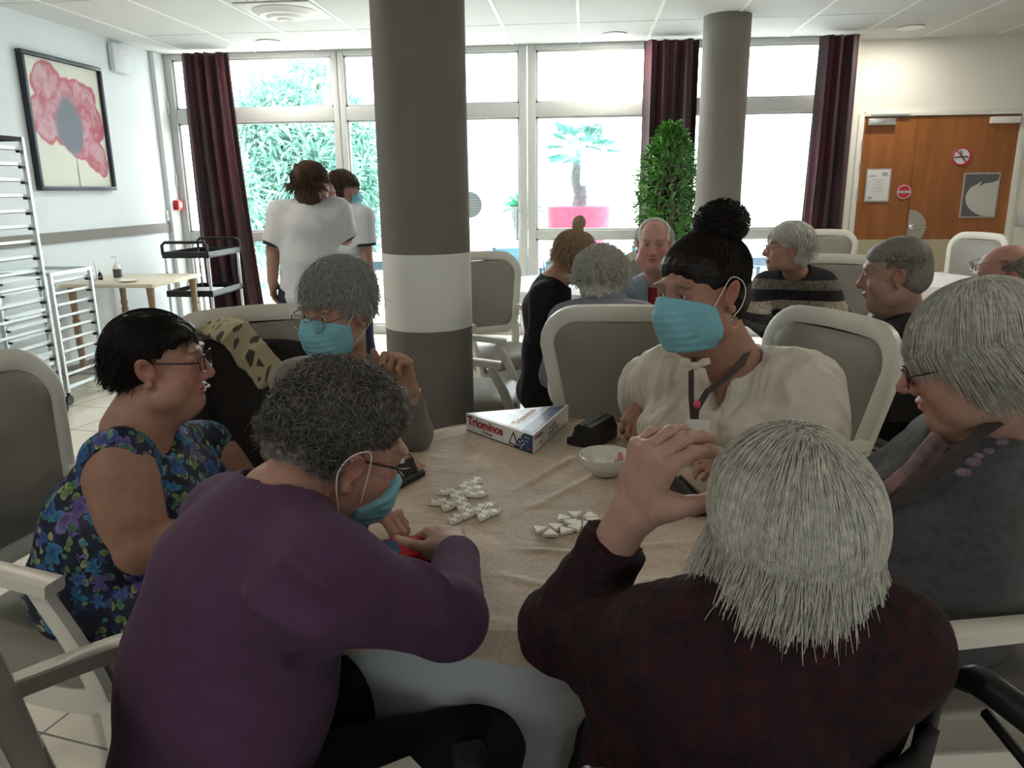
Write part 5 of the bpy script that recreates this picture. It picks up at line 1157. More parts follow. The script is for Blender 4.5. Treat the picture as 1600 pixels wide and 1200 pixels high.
def glasses_on(c, R, s, parent, base, mt='lens_frame', w_=.026, h_=.018, drop=0, up=0, yy=.106, th=.0016):
    L = lambda *p: c + R @ (np.array(p, float) * s) - np.array(base); m = MB(); g = MB()
    for x in (-1, 1):
        pts = [L(x * .033 + w_ * np.sign(math.cos(t)) * abs(math.cos(t)) ** .8, yy - .006 * abs(math.cos(t)), .006 + up - drop + h_ * np.sign(math.sin(t)) * abs(math.sin(t)) ** .8) for t in np.linspace(0, 2 * math.pi, 29)[:-1]]
        m.tube(pts, th * s, 6, closed=True); m.tube([L(x * (.033 + w_), yy - .006, .012 + up - drop), L(x * .074, yy - .03, .013 + up - drop * .8), L(x * .079, .0, .014 + up - drop * .3), L(x * .078, -.02, .004 + up)], th * s * 1.1, 6)
        g.add(pts, [tuple(range(len(pts)))])
    m.tube([L(-.008, yy, .01 + up - drop), L(0, yy + .004, .013 + up - drop), L(.008, yy, .01 + up - drop)], th * s, 6); o = m.build('glasses', mt, parent); g.build('lenses', 'lens_glass', o)
# ------------------------------------------------------------------ bodies
SK = (.40, .235, .175)
def cloth_finish(F, name, mt, parent, base, folds=(), amp=.003, fr=14, seed=1, rel=2, stretch=(1, 1, 1), label=None):
    V, Q = F.mesh(); V = relax(V, Q, rel); N = normals(V, Q)
    d = warp(V * np.array(stretch), fr, seed) * amp + warp(V * np.array(stretch), fr * 2.3, seed + 7) * amp * .4
    for (a, b, w_, h_) in folds:
        a = np.array(a); b = np.array(b); v = b - a; t = np.clip(((V - a) @ v) / v.dot(v), 0, 1); r = np.linalg.norm(V - a - t[:, None] * v, axis=1); d += h_ * np.exp(-(r / w_) ** 2) * np.sin(np.pi * np.clip(t, .03, .97)) ** .6
    V = V + N * d[:, None]; return npmesh(name, V, Q, mt, parent, base, label=label)
def person(label, sp):
    g = sp.get; hc = np.array(sp['head']); R = Rface(sp['face'], g('roll', 0)); s = g('hs', 1.0); neck = np.array(sp['neck']); sk = g('skin', SK)
    pel = np.array(sp['pel']); base = (pel[0], pel[1], 0.0); sh = {k: np.array(sp['sh' + k]) for k in 'LR'}; el = {k: np.array(sp['el' + k]) for k in 'LR'}; wr = {k: np.array(sp['wr' + k]) for k in 'LR'}
    lat = nrm(sh['R'] - sh['L']); bf = nrm(g('bf', np.cross([0, 0, 1], lat))); fwd = np.array(bf); hl = nrm(np.cross(bf, [0, 0, 1]))
    waist = np.array(g('waist', (pel * .55 + (sh['L'] + sh['R']) / 2 * .45))); chest = np.array(g('chest', (sh['L'] + sh['R']) / 2 * .75 + waist * .25))
    gp, gw, gc = g('gp', (.17, .13)), g('gw', (.15, .12)), g('gc', (.155, .115)); ar = g('arm', (.048, .04, .027)); hands = g('hands', {})
    stand = g('stand', False); kn = {}; an = {}
    for k, sg in (('L', -1), ('R', 1)):
        hip = pel + hl * sg * .09
        kn[k] = np.array(g('kn' + k, hip + (fwd * .40 + [0, 0, -.03] if not stand else np.array([0, 0, -.40])) + hl * sg * .03)); an[k] = np.array(g('an' + k, np.array([kn[k][0], kn[k][1], .08]) + (-fwd * .02)))
    allp = [hc, neck, pel, *sh.values(), *el.values(), *wr.values(), *kn.values(), *an.values()]; lo = np.min(allp, 0) - .24; hi = np.max(allp, 0) + .26; lo[2] = 0
    near = g('near', True); hh = .003 if near else .0055; fine = [(hc - .13 * s, hc + .14 * s, hh if not g('backhead') else .006)]
    for k in hands: fine.append((wr[k] - .02 + np.minimum(0, nrm(hands[k]['d']) * .16) - .05, wr[k] + .02 + np.maximum(0, nrm(hands[k]['d']) * .16) + .05, hands[k].get('h', .003 if near else .006)))
    F = Field(lo, hi, .013 if near else .017, fine)
    # body
    F.econe(pel, waist, (gp[0] * .86, gp[1] * .86), (gw[0] * .86, gw[1] * .86), hl, .04); F.econe(waist, chest, (gw[0] * .86, gw[1] * .86), (gc[0] * .86, gc[1] * .84), lat, .04)
    F.econe(chest, chest * .35 + neck * .65, (gc[0] * .84, gc[1] * .82), (.075, .055), lat, .05)
    for k in 'LR':
        F.cone(chest * .3 + neck * .7, sh[k], .045, ar[0] * .92, .04); F.cone(sh[k], el[k], ar[0], ar[1], .02); F.cone(el[k], wr[k] - nrm(wr[k] - el[k]) * .0, ar[1] * .97, ar[2], .012)
        if g('fullarm'): F.cone(sh[k] * .75 + el[k] * .25, sh[k] * .4 + el[k] * .6, ar[0] * 1.08, ar[0] * 1.0, .03)
        hip = pel + hl * (-1 if k == 'L' else 1) * .085; F.cone(hip, kn[k], .075, .05, .03); F.cone(kn[k], an[k], .048, .035, .02); F.cone(an[k], an[k] + fwd * .14 + [0, 0, -.045], .035, .03, .02)
    nt = hc + R @ (np.array([0, -.02, -.055]) * s); F.cone(neck, nt, g('nr', .058), .054 * s, .03)
    if g('fat', 0): F.cone(neck + fwd * .02, hc + R @ (np.array([0, .03, -.08]) * s), .06, .045, .04)
    head_skin(F, hc, R, s, {'fat': g('fat', 0), 'smile': g('smile', 0), 'nose': g('nose', 0), 'eye': g('eye', 1)})
    for k, hd in hands.items():
        sc = hd.get('s', 1.0); F.cone(el[k] * .15 + wr[k] * .85, wr[k], ar[2] * 1.02, .025 * sc, .012)
        hand(F, wr[k], hd['d'], hd['n'], k, hd.get('curl', (.5, .6, .4)), hd.get('spread', .05), hd.get('thumb'), sc, hd.get('tcurl', .3), hd.get('per'))
    for k in 'LR':
        if k not in hands:
            d_ = nrm(wr[k] - el[k]); F.cone(wr[k], wr[k] + d_ * .03, .025, .02, .01)
            if not near or g('simplehands', True): hand(F, wr[k], d_, nrm([0, 0, 1] - d_ * d_[2]) if abs(d_[2]) < .9 else fwd, k, (.3, .4, .3))
    V, Q = F.mesh(); V = relax(V, Q, 1, .4)
    opt = {'mole': g('mole', [])};
    if g('age'): opt['age'] = g('age')
    if g('brow') is not None: opt['brow'] = g('brow')
    o = npmesh('person', V, Q, 'skin', None, base, skin_tint(V, hc, R, s, sk, opt)); o.location = base; tag(o, label, 'person')
    if not g('backhead'): eyes(hc, R, s, o, base)
    # clothes
    ex = g('ease', .014); T = Field(lo, hi, g('ch', .0075 if near else .011))
    T.econe(pel, waist, (gp[0], gp[1]), (gw[0], gw[1]), hl, .05); T.econe(waist, chest, gw, gc, lat, .05)
    T.econe(chest, chest * .4 + neck * .6, gc, (.085 + ex, .062 + ex), lat, .06)
    for (p, r, kk) in g('lumps', ()): T.ell(p, r, None, kk)
    if g('bust'):
        for sg in (-1, 1): T.ell(chest + fwd * (gc[1] * .75) + lat * sg * gc[0] * .5 + [0, 0, -.04], g('bust'), None, .05)
    sl = g('sleeve', 1.0)
    for k in 'LR':
        T.cone(chest * .3 + neck * .7, sh[k], .05 + ex, ar[0] + ex * .8, .05)
        if sl > 0:
            e1 = sh[k] * (1 - min(1, sl * 2)) + el[k] * min(1, sl * 2); T.cone(sh[k], e1, ar[0] + ex, (ar[1] + ex) if sl >= .5 else ar[0] + ex * 1.4, .06, flat=sl < .5)
            if sl > .5: q = (sl - .5) * 2; e2 = el[k] * (1 - q) + wr[k] * q; T.cone(el[k], e2, ar[1] + ex, (ar[1] * (1 - q) + ar[2] * q) + ex * .85, .02, flat=True); T.ell(el[k], ar[1] + ex * 1.05, None, .01)
    for (a, b, r1, r2, kk) in g('extra', ()): T.cone(a, b, r1, r2, kk)
    for (p, r, kk) in g('open', ()): T.ell(p, r, None, kk, sub=True)
    T.plane(np.array(pel) + [0, 0, g('hem', -.10)], [0, 0, -1])
    nc = neck + nrm(nt - neck) * g('collar', .03); T.cone(nc, nt + (nt - neck), g('nr', .058) + .012, g('nr', .058) + .03, .01, sub=True)
    if g('vneck'): T.ell(neck + fwd * g('vneck')[3] + [0, 0, g('vneck')[4]], tuple(g('vneck')[:3]), np.stack([lat, fwd, [0, 0, 1]], 1), .02, sub=True)
    top = cloth_finish(T, g('top', 'jumper'), sp['topmat'], o, base, g('folds', ()), g('amp', .0035), g('fr', 14), g('seed', 1), stretch=g('stretch', (1, 1, 1)))
    # trousers
    T = Field(np.minimum(lo, 10), hi * [1, 1, 0] + [0, 0, pel[2] + .2], .012 if near else .016)
    T.econe(pel, pel * .7 + waist * .3, (gp[0] * .97, gp[1] * .97), (gw[0] * .9, gw[1] * .9), hl, .03)
    for k in 'LR': hip = pel + hl * (-1 if k == 'L' else 1) * .085; T.cone(hip, kn[k], .095, .07, .04); T.cone(kn[k], an[k] + [0, 0, .02], .068, .055, .02, flat=True)
    cloth_finish(T, g('lower', 'trousers'), g('lowmat', 'black_trousers'), o, base, (), .003, 12, 3)
    sm_ = MB()
    for k in 'LR': sm_ = MB().rbox(an[k] - np.array(base) + fwd * .05 + [0, 0, -.045], (.045, .12, .035), .02, np.stack([hl, fwd, [0, 0, 1]], 1)).build('shoe', 'black_matt', o)
    return o, dict(hc=hc, R=R, s=s, base=base, fwd=fwd, lat=lat, top=top, chest=chest, neck=neck, wr=wr, el=el)
def locs(h, *p): return h['hc'] + h['R'] @ (np.array(p, float) * h['s'])
# ================================================================== PEOPLE
A3 = lambda *p: np.array(p, float)
def upf(*p): return np.array(p, float)
# ---- woman in floral dress
hc = W(247, 566, 1.70); 
o, h = person('woman in a blue floral sleeveless dress, short black hair and glasses, laughing in profile', dict(
    head=hc, face=(.93, .27, -.02), hs=1.06, neck=W(208, 672, 1.66), shR=W(182, 722, 1.50), shL=W(318, 700, 1.93), elR=W(218, 858, 1.42), elL=W(400, 800, 1.95), wrR=W(345, 822, 1.52), wrL=W(480, 790, 1.80),
    pel=A3(-1.12, 1.62, .54), waist=A3(-1.08, 1.65, .66), chest=W(235, 765, 1.68), gp=(.23, .19), gw=(.22, .19), gc=(.19, .15), arm=(.068, .052, .032), bf=(.96, -.25, 0), fat=1, nr=.072, smile=1, fullarm=True, skin=(.43, .24, .18),
    top='dress', topmat='floral', sleeve=0, ease=.012, bust=(.10, .09, .08), collar=-.01, vneck=(.070, .08, .06, .08, .01), hem=-.16, lower='skirt', lowmat='floral', ch=.0065,
    open=((W(178, 775, 1.42), (.075, .075, .105), .01),), brow=(.04, .03, .03), mole=[(W(166, 752, 1.43), .0075)],
    folds=((W(300, 735, 1.7), W(370, 712, 1.8), .02, .012), (W(290, 760, 1.65), W(365, 740, 1.8), .02, .010)), hands={'R': dict(d=(.9, .2, -.1), n=(0, -.3, 1))}))
c, R, s, b = h['hc'], h['R'], h['s'], h['base']
fl = lambda P, D: np.stack([P[:, 0] * .4, -.6 + .2 * P[:, 1], -.9 + 0 * P[:, 0]], 1)
def short_region(D): return ~((D[:, 1] > .42) & (D[:, 2] < .42)) & ~((np.abs(D[:, 0]) > .6) & (D[:, 1] > -.12) & (D[:, 2] < .05)) & (D[:, 2] > -.75)
S1 = strand_mesh(c, R, s, 7000, (.080, .099, .084), (0, -.014, .034), short_region, lambda P, D: np.stack([-P[:, 0], -.45 - .4 * D[:, 1], -.6 - .3 * D[:, 2]], 1), .055, 7, .0008, lift=(1.0, 1.05), down=.2, frizz=.12, zend=-.055)
hair_cap('hair', c, R, s, [((0, -.018, .038), (.080, .097, .082), .0), ((0, -.05, -.005), (.068, .062, .058), .03), ((0, .046, .066), (.056, .036, .026), .02)], 'hair_black', o, b, cuts=[((0, .115, -.02), (.085, .062, .098), .01), ((.09, .012, -.02), (.03, .03, .05), .01), ((-.09, .012, -.02), (.03, .03, .05), .01), ((0, .03, -.12), (.11, .09, .06), .01)], amp=.003, strands=S1)
glasses_on(c, R, s, o, b, 'lens_frame', h_=.019, drop=.004)
MB().tube([locs(h, -.014, .098, -.058) - b, locs(h, 0, .1045, -.0595) - b, locs(h, .014, .098, -.058) - b], .0028, 6).build('teeth', 'teeth', o)
# ---- purple jumper
hc = W(530, 695, 1.13)
o, h = person('person in a purple jumper seen from behind, curly grey hair, glasses and lowered mask', dict(
    head=hc, face=(.70, .62, -.42), roll=-.22, hs=1.03, neck=W(440, 775, 1.03), shR=W(505, 905, .90), shL=W(360, 812, 1.18), elR=W(697, 968, 1.04), elL=W(520, 830, 1.32), wrR=W(716, 866, 1.26), wrL=W(556, 796, 1.40),
    pel=A3(-.55, .93, .58), waist=W(360, 1040, .98), chest=W(395, 900, 1.0), gp=(.185, .15), gw=(.185, .145), gc=(.165, .125), arm=(.055, .045, .028), bf=(.78, .62, 0), nr=.055, skin=(.47, .27, .21), age=.4,
    topmat='purple_knit', ease=.014, hem=-.06, ch=.0065, amp=.003, fr=9, collar=.01,
    folds=((W(350, 905, .85), W(530, 1000, .82), .014, .024), (W(300, 1000, .85), W(540, 1070, .85), .016, .022), (W(260, 1180, .85), W(500, 1110, .9), .018, .026), (W(430, 860, .85), W(540, 935, .82), .012, .018),
           (W(640, 870, 1.0), W(755, 930, 1.02), .010, .014), (W(560, 880, .9), W(650, 905, 1.0), .012, .009), (W(380, 1040, .84), W(560, 1020, .88), .016, -.02)),
    hands={'R': dict(d=(-.50, .84, .10), n=(.25, -.1, 1), curl=(.75, 1.0, .6), h=.0027, thumb=(.75, .65, -.2), s=1.04), 'L': dict(d=(.80, -.25, .0), n=(.1, .2, 1), curl=(.8, .75, .5), h=.0027, s=1.04)}))
c, R, s, b = h['hc'], h['R'], h['s'], h['base']
def curl_region(D): return ~((D[:, 1] > .35) & (D[:, 2] < .38)) & ~((np.abs(D[:, 0]) > .55) & (D[:, 1] > -.25) & (D[:, 2] < -.02)) & (D[:, 2] > -.62)
S1 = strand_mesh(c, R, s, 10000, (.074, .092, .082), (0, -.018, .040), curl_region, lambda P, D: np.cross(D, np.stack([np.sin(P[:, 1] * 60 + 1), np.sin(P[:, 2] * 55), np.sin(P[:, 0] * 70)], 1)) + A3(0, -.1, -.3), .042, 9, .0010, curl=(.0058, 1.2), lift=(.98, 1.08), frizz=.25)
hair_cap('hair', c, R, s, [((0, -.018, .040), (.074, .092, .082), .0), ((0, -.055, -.02), (.068, .055, .06), .03), ((0, .05, .085), (.055, .035, .03), .03)], 'hair_greycurl', o, b, cuts=[((0, .115, -.03), (.085, .055, .09), .01), ((.09, .012, -.025), (.03, .035, .05), .01), ((-.09, .012, -.025), (.03, .035, .05), .01), ((0, .02, -.12), (.11, .09, .05), .01)], amp=.006, fr=70, strands=S1)
glasses_on(c, R, s, o, b, 'lens_frame', h_=.018)
mask_on(c, R, s, o, b, low=.045, label='pale blue surgical mask pulled down to the chin')
# ---- silver haired masked woman
hc = W(527, 484, 1.98)
o, h = person('woman with short silver hair, round glasses and blue mask, one fist raised', dict(
    head=hc, face=(-.42, -.88, -.20), roll=.06, neck=W(540, 572, 2.06), shR=W(462, 600, 2.08), shL=W(612, 610, 2.12), elR=W(478, 730, 1.90), elL=W(645, 676, 1.98), wrR=W(592, 722, 1.80), wrL=W(637, 606, 1.93),
    pel=A3(-.74, 2.22, .56), gp=(.16, .13), gw=(.145, .12), gc=(.15, .11), arm=(.045, .038, .025), skin=(.46, .27, .20), age=.5,
    topmat='taupe_cardigan', sleeve=.86, ease=.014, vneck=(.05, .09, .08, .05, .0), top='cardigan', bust=(.07, .06, .06),
    hands={'L': dict(d=(-.12, -.15, 1), n=(.55, .6, .1), curl=(1.1, 1.4, .9), h=.0028, s=1.02, tcurl=.6), 'R': dict(d=(.95, .05, -.12), n=(0, -.1, 1), curl=(.55, .75, .5), h=.003, s=.98)}))
c, R, s, b = h['hc'], h['R'], h['s'], h['base']
def front_short(D): return ~((D[:, 1] > .45) & (D[:, 2] < .25)) & ~((np.abs(D[:, 0]) > .6) & (D[:, 1] > -.2) & (D[:, 2] < -.1)) & (D[:, 2] > -.6)
S1 = strand_mesh(c, R, s, 9000, (.084, .103, .092), (0, -.016, .042), front_short, lambda P, D: np.stack([-.35 * (P[:, 2] > .06) - P[:, 0] * 2, .2 - P[:, 1], -.5 + 0 * D[:, 2]], 1), .055, 6, .0008, lift=(1.0, 1.12), down=.3, frizz=.35, zend=-.05)
hair_cap('hair', c, R, s, [((0, -.018, .046), (.083, .100, .090), .0), ((0, -.05, -.01), (.075, .06, .06), .03), ((0, .046, .066), (.056, .036, .026), .02)], 'hair_silver', o, b, cuts=[((0, .12, -.03), (.09, .058, .105), .01), ((.09, .01, -.03), (.03, .035, .05), .01), ((-.09, .01, -.03), (.03, .035, .05), .01), ((0, .02, -.12), (.11, .09, .06), .01)], amp=.004, strands=S1)
mask_on(c, R, s, o, b); glasses_on(c, R, s, o, b, 'metal_frame', w_=.022, h_=.020, drop=.002, th=.0014, yy=.118)
MB().tube([h['wr']['L'] - b + nrm(h['el']['L'] - h['wr']['L']) * .012 + A3(.031 * math.cos(t), .031 * math.sin(t), .004 * math.sin(t)) for t in np.linspace(0, 6.28, 25)[:-1]], .0042, 6, closed=True).build('bracelet', 'leg_wood', o)
MB().ball(locs(h, .082, 0, -.045) - b, .005, 6).build('earring', 'gold', o)
# ---- cream blouse woman
hc = W(1096, 456, 1.90)
o, h = person('woman in a loose cream blouse with dark hair in a bun, blue mask and lanyard', dict(
    head=hc, face=(-.76, -.60, -.12), roll=-.06, hs=1.12, neck=W(1146, 566, 1.97), shR=W(1050, 590, 2.10), shL=W(1236, 606, 1.93), elR=W(1008, 628, 2.26), elL=W(1262, 705, 1.80), wrR=W(1000, 640, 2.13), wrL=W(1180, 712, 1.74),
    pel=A3(.50, 2.20, .58), waist=W(1165, 700, 2.06), chest=W(1140, 640, 2.03), gp=(.20, .17), gw=(.20, .165), gc=(.185, .14), arm=(.06, .05, .029), fat=.8, nr=.066, skin=(.40, .21, .155), bf=(-.62, -.78, 0),
    topmat='blouse', top='blouse', eye=.75, ease=.026, bust=(.10, .09, .08), vneck=(.024, .08, .09, .08, -.02), sleeve=.95, amp=.008, fr=13, ch=.006, collar=.02, stretch=(1.8, 1.8, .5),
    lumps=((W(1262, 612, 1.92), (.085, .085, .085), .04), (W(1278, 660, 1.86), (.075, .08, .09), .04), (W(1000, 600, 2.2), (.06, .06, .07), .04)),
    folds=((W(1180, 640, 1.85), W(1300, 668, 1.78), .016, .016), (W(1215, 560, 1.85), W(1240, 640, 1.8), .012, .012), (W(1160, 585, 1.83), W(1190, 680, 1.82), .010, .010), (W(1120, 600, 1.86), W(1130, 690, 1.86), .010, .010), (W(1050, 560, 2.0), W(1040, 640, 2.0), .012, .012), (W(1020, 570, 2.05), W(1010, 630, 2.1), .01, .012)),
    hands={'R': dict(d=(-.25, -.9, -.22), n=(.05, -.2, 1), curl=(.9, 1.3, .8), h=.003, s=1.0, thumb=(.9, .35, -.25))}))
c, R, s, b = h['hc'], h['R'], h['s'], h['base']
def tied(D): return ~((D[:, 1] > .38) & (D[:, 2] < .38)) & ~((np.abs(D[:, 0]) > .6) & (D[:, 1] > -.1) & (D[:, 2] < .0)) & (D[:, 2] > -.6)
S1 = strand_mesh(c, R, s, 7000, (.085, .105, .088), (0, -.014, .034), tied, lambda P, D: A3(0, -.075, .125)[None] - P, .11, 7, .0008, lift=(1.0, 1.02), frizz=.02, stop=((0, -.075, .125), .05))
S2 = strand_mesh(c + R @ A3(0, -.075, .135) * s, R, s, 900, (.055, .052, .045), (0, 0, 0), lambda D: D[:, 2] > -2, lambda P, D: np.cross(P, A3(.2, .1, 1)[None]), .05, 7, .0014, lift=(1.0, 1.06), frizz=.0, curl=(.004, .8), seed=8)
hair_cap('hair', c, R, s, [((0, -.018, .038), (.084, .102, .086), .0), ((0, -.05, -.02), (.07, .065, .07), .03), ((0, -.072, .128), (.056, .052, .044), .012), ((0, .046, .066), (.056, .036, .026), .02)], 'hair_dark', o, b, cuts=[((0, .12, -.03), (.085, .062, .102), .01), ((.09, .015, -.025), (.03, .035, .05), .01), ((-.09, .015, -.025), (.03, .035, .05), .01), ((0, .03, -.12), (.11, .09, .06), .01)], amp=.003, strands=(np.concatenate([S1[0], S2[0]]), np.concatenate([S1[1], S2[1] + len(S1[0])])))
mask_on(c, R, s, o, b, fat=.8)
MB().tube([locs(h, -.086, 0, -.05) - b + A3(.011 * math.cos(t), 0, .013 * math.sin(t) - .012) for t in np.linspace(0, 6.28, 20)[:-1]], .0012, 5, closed=True).build('earring', 'gold', o)
nb = W(1152, 548, 1.88); cc_ = W(1092, 640, 1.83)
lanyard = [W(1172, 540, 1.92), W(1160, 568, 1.86), W(1135, 590, 1.83), W(1105, 612, 1.80), W(1088, 640, 1.79), W(1085, 668, 1.79)]
lp = MB(); lp.bar([q - b for q in lanyard], .015, .003, up=(0, -1, .3)); lp.bar([W(1088, 545, 1.86) - b, W(1080, 580, 1.83) - b, W(1080, 620, 1.80) - b, W(1084, 668, 1.79) - b], .013, .003, up=(0, -1, .3)); ln_ = lp.build('lanyard', 'lanyard', o)
q = W(1090, 668, 1.785) - b; MB().rbox(q - A3(0, 0, .02), (.028, .004, .04), .003).build('badge', 'paper', ln_); q = W(1089, 632, 1.78) - b; MB().ball(q, (.009, .006, .011), 8).build('pink_bead', 'pink', ln_)
kn_ = W(1085, 572, 1.80) - b; m = MB(); m.ball(kn_, (.012, .008, .01), 8)
for (dx, dz, dy) in ((-.035, .012, 0), (.035, .014, 0), (-.045, -.035, 0), (.03, -.04, 0)): m.bar([kn_, kn_ + A3(dx * .6, -.008, dz * .4 + .006), kn_ + A3(dx, -.002, dz)], [.008, .018, .014], .003, up=(0, -1, .2))
m.build('neck_bow', 'blouse', o)
# ---- white haired woman in burgundy, hand to head
hc = W(1232, 814, .865)
hw_ = W(990, 798, .985)
o, h = person('person in dark burgundy cardigan seen from behind, white hair, hand raised to the head', dict(
    head=hc, face=(-.30, .92, -.22), roll=.12, hs=.95, neck=W(1240, 985, .82), shR=W(1366, 1005, .80), shL=W(1050, 1030, .84), elR=A3(.37, .97, .71), elL=W(880, 985, 1.02), wrR=A3(.34, 1.12, .80), wrL=hw_,
    pel=A3(.15, .90, .58), gp=(.17, .14), gw=(.165, .14), gc=(.15, .12), arm=(.047, .042, .027), backhead=True, skin=(.50, .30, .24), age=.8,
    topmat='burgundy_boucle', top='cardigan', sleeve=.88, ease=.020, ch=.006, amp=.005, fr=20, hem=-.1,
    folds=((W(1085, 985, .78), W(1050, 1060, .78), .012, .014), (W(1020, 1000, .8), W(1110, 1070, .78), .010, .008)),
    hands={'L': dict(d=(.26, -.12, .96), n=(-.72, -.62, .30), curl=(.95, .55, .30), per=[(1.05, .45, .2), (1.0, .5, .3), (.95, .6, .4), (.9, .7, .4)], spread=.10, h=.0024, s=1.12, thumb=(.55, .75, -.5), tcurl=.10)}))
c, R, s, b = h['hc'], h['R'], h['s'], h['base']
def bob(D): return ~((D[:, 1] > .35) & (D[:, 2] < .5)) & (D[:, 2] > -.15)
def bobflow_old(P, D): return np.stack([P[:, 0] * 3.5 * (P[:, 2] > .03) - P[:, 0] * 2.2 * (P[:, 2] < -.05) + .10 * np.sin(P[:, 1] * 60), -.10 - .3 * (P[:, 1] > 0) + .10 * np.sin(P[:, 0] * 70), -.55 + 0 * P[:, 0]], 1)
UPV = R.T @ A3(0, 0, 1)
def bobflow(P, D): return -UPV[None] * .6 + (D - (D @ UPV)[:, None] * UPV[None]) * (.9 * np.clip((P @ UPV - .0) / .06, 0, 1))[:, None] + P * (.3 * (P @ UPV < -.09))[:, None] + np.stack([.10 * np.sin(P[:, 1] * 45 + 2), .0 * P[:, 0], .10 * np.sin(P[:, 0] * 50)], 1) + .16 * (np.round(D[:, :1] * 9) % 2 - .5) * A3(1, 0, 0)[None]
S1 = strand_mesh(c, R, s, 15000, (.085, .103, .104), (0, -.016, .014), bob, bobflow, .30, 16, .00062, lift=(1.0, 1.10), down=.3, frizz=.09, zend=-.080, upv=UPV, hug=1.06, hz=-.045)
hair_cap('hair', c, R, s, [((0, -.016, .016), (.083, .101, .102), .0), ((0, -.04, -.05), (.070, .065, .045), .03), ((0, .046, .066), (.056, .036, .026), .02)], 'hair_white', o, b, cuts=[((0, .12, -.04), (.085, .060, .10), .01), ((-.1, .055, -.06), (.03, .05, .05), .01)], amp=.003, fr=50, strands=S1)
# ---- grey cardigan woman, right
hc = W(1522, 560, 1.42)
o, h = person('woman in a grey cardigan with short white hair and glasses, in profile looking down', dict(
    head=hc, face=(-.86, .36, -.30), roll=.02, hs=1.08, neck=W(1560, 672, 1.44), shL=W(1552, 748, 1.37), shR=W(1480, 700, 1.66), elL=W(1550, 888, 1.35), elR=W(1430, 800, 1.75), wrL=W(1402, 908, 1.42), wrR=W(1340, 830, 1.60),
    pel=A3(.76, 1.60, .57), waist=W(1500, 850, 1.52), chest=W(1510, 760, 1.5), gp=(.19, .17), gw=(.185, .175), gc=(.165, .14), arm=(.055, .040, .028), fat=.7, nr=.064, skin=(.46, .27, .21), age=.5, nose=.006, bf=(-.98, .1, 0),
    topmat='grey_marl', top='cardigan', ease=.016, bust=(.10, .09, .085), vneck=(.05, .08, .06, .05, .0), ch=.0065, hem=-.06, lowmat='skirt_dark', lower='skirt', lumps=((W(1440, 830, 1.5), (.12, .12, .11), .06),),
    folds=((W(1500, 800, 1.28), W(1480, 890, 1.3), .012, .010), (W(1480, 905, 1.24), W(1540, 870, 1.24), .01, .008), (W(1440, 700, 1.45), W(1400, 790, 1.5), .014, .008))))
c, R, s, b = h['hc'], h['R'], h['s'], h['base']
def side_bob(D): return ~((D[:, 1] > .50) & (D[:, 2] < .45)) & (D[:, 2] > -.35) & ~((np.abs(D[:, 0]) > .5) & (D[:, 1] > .45) & (D[:, 2] < .2))
S1 = strand_mesh(c, R, s, 9000, (.088, .108, .092), (0, -.018, .036), side_bob, lambda P, D: np.stack([P[:, 0] * 2, .12 + P[:, 1] - .4 * (P[:, 2] < .04), -.6 + 0 * P[:, 2]], 1), .12, 9, .0007, lift=(1.0, 1.06), down=.3, frizz=.05, zend=-.07)
hair_cap('hair', c, R, s, [((0, -.022, .040), (.089, .106, .090), .0), ((0, -.045, -.025), (.086, .078, .062), .03), ((0, .046, .066), (.056, .036, .026), .02)], 'hair_pale', o, b, cuts=[((0, .122, -.03), (.09, .060, .10), .01), ((0, .05, -.10), (.12, .085, .065), .01)], amp=.004, strands=S1)
glasses_on(c, R, s, o, b, 'lens_frame', w_=.024, h_=.019, drop=.010, th=.0013)
lp = MB(); lp.bar([q - b for q in (W(1590, 640, 1.40), W(1540, 672, 1.33), W(1495, 705, 1.31), W(1450, 745, 1.33), W(1395, 785, 1.36), W(1352, 812, 1.38))], .018, .003, up=(0, -1, .5)); lp.build('lanyard', 'lanyard', o)
mat('scarf_pink', (.35, .2, .2), .8, var=1, vscale=50, col2=(.12, .1, .1), bump=.5, bscale=90)
MB().tube([q - b for q in (W(1470, 690, 1.40), W(1430, 735, 1.38), W(1390, 765, 1.38), W(1350, 775, 1.40))], [.03, .026, .022, .018], 10, sx=.5).build('patterned_scarf', 'scarf_pink', o)
mat('motif', (.28, .17, .22), .6, var=1, vscale=120, col2=(.05, .05, .06))
for (px, py, r) in ((1566, 690, .012), (1545, 705, .010), (1520, 722, .014), (1505, 738, .014), (1530, 712, .010)):
    q = W(px, py, 1.300) - b; MB().ball(q, (r, .004, r * .6), 8).build('flower_motif', 'motif', o)
# ================================================================== PEOPLE FARTHER BACK
def crop_hair(h, o, mt, n=1400, L_=.05, amp=.004, cutf=.115, cap=(.083, .102, .086), low=.0, frizz=.2, curl=(0, 0), wdt=.0018, lift=(1.0, 1.08), extra=(), reg=None, cuts=None, h_=.006):
    c, R, s, b = h['hc'], h['R'], h['s'], h['base']
    S1 = strand_mesh(c, R, s, n, cap, (0, -.014, .036), reg or front_short, lambda P, D: np.stack([D[:, 0], -.3 - .4 * D[:, 1], -.5 - .5 * D[:, 2]], 1), L_, 5, wdt, lift=lift, down=.4, frizz=frizz, curl=curl)
    return hair_cap('hair', c, R, s, [((0, -.018, .042), cap, .0), ((0, -.05, -.015 - low), (cap[0] * .9, .062, .06 + low), .03), ((0, .046, .066), (.056, .036, .026), .02)] + list(extra), mt, o, b, cuts=cuts or [((0, cutf, -.03), (.09, .058, .10), .01), ((.09, .012, -.03), (.03, .035, .05), .01), ((-.09, .012, -.03), (.03, .035, .05), .01), ((0, .03, -.12), (.11, .09, .05), .01)], amp=amp, strands=S1, h=h_)
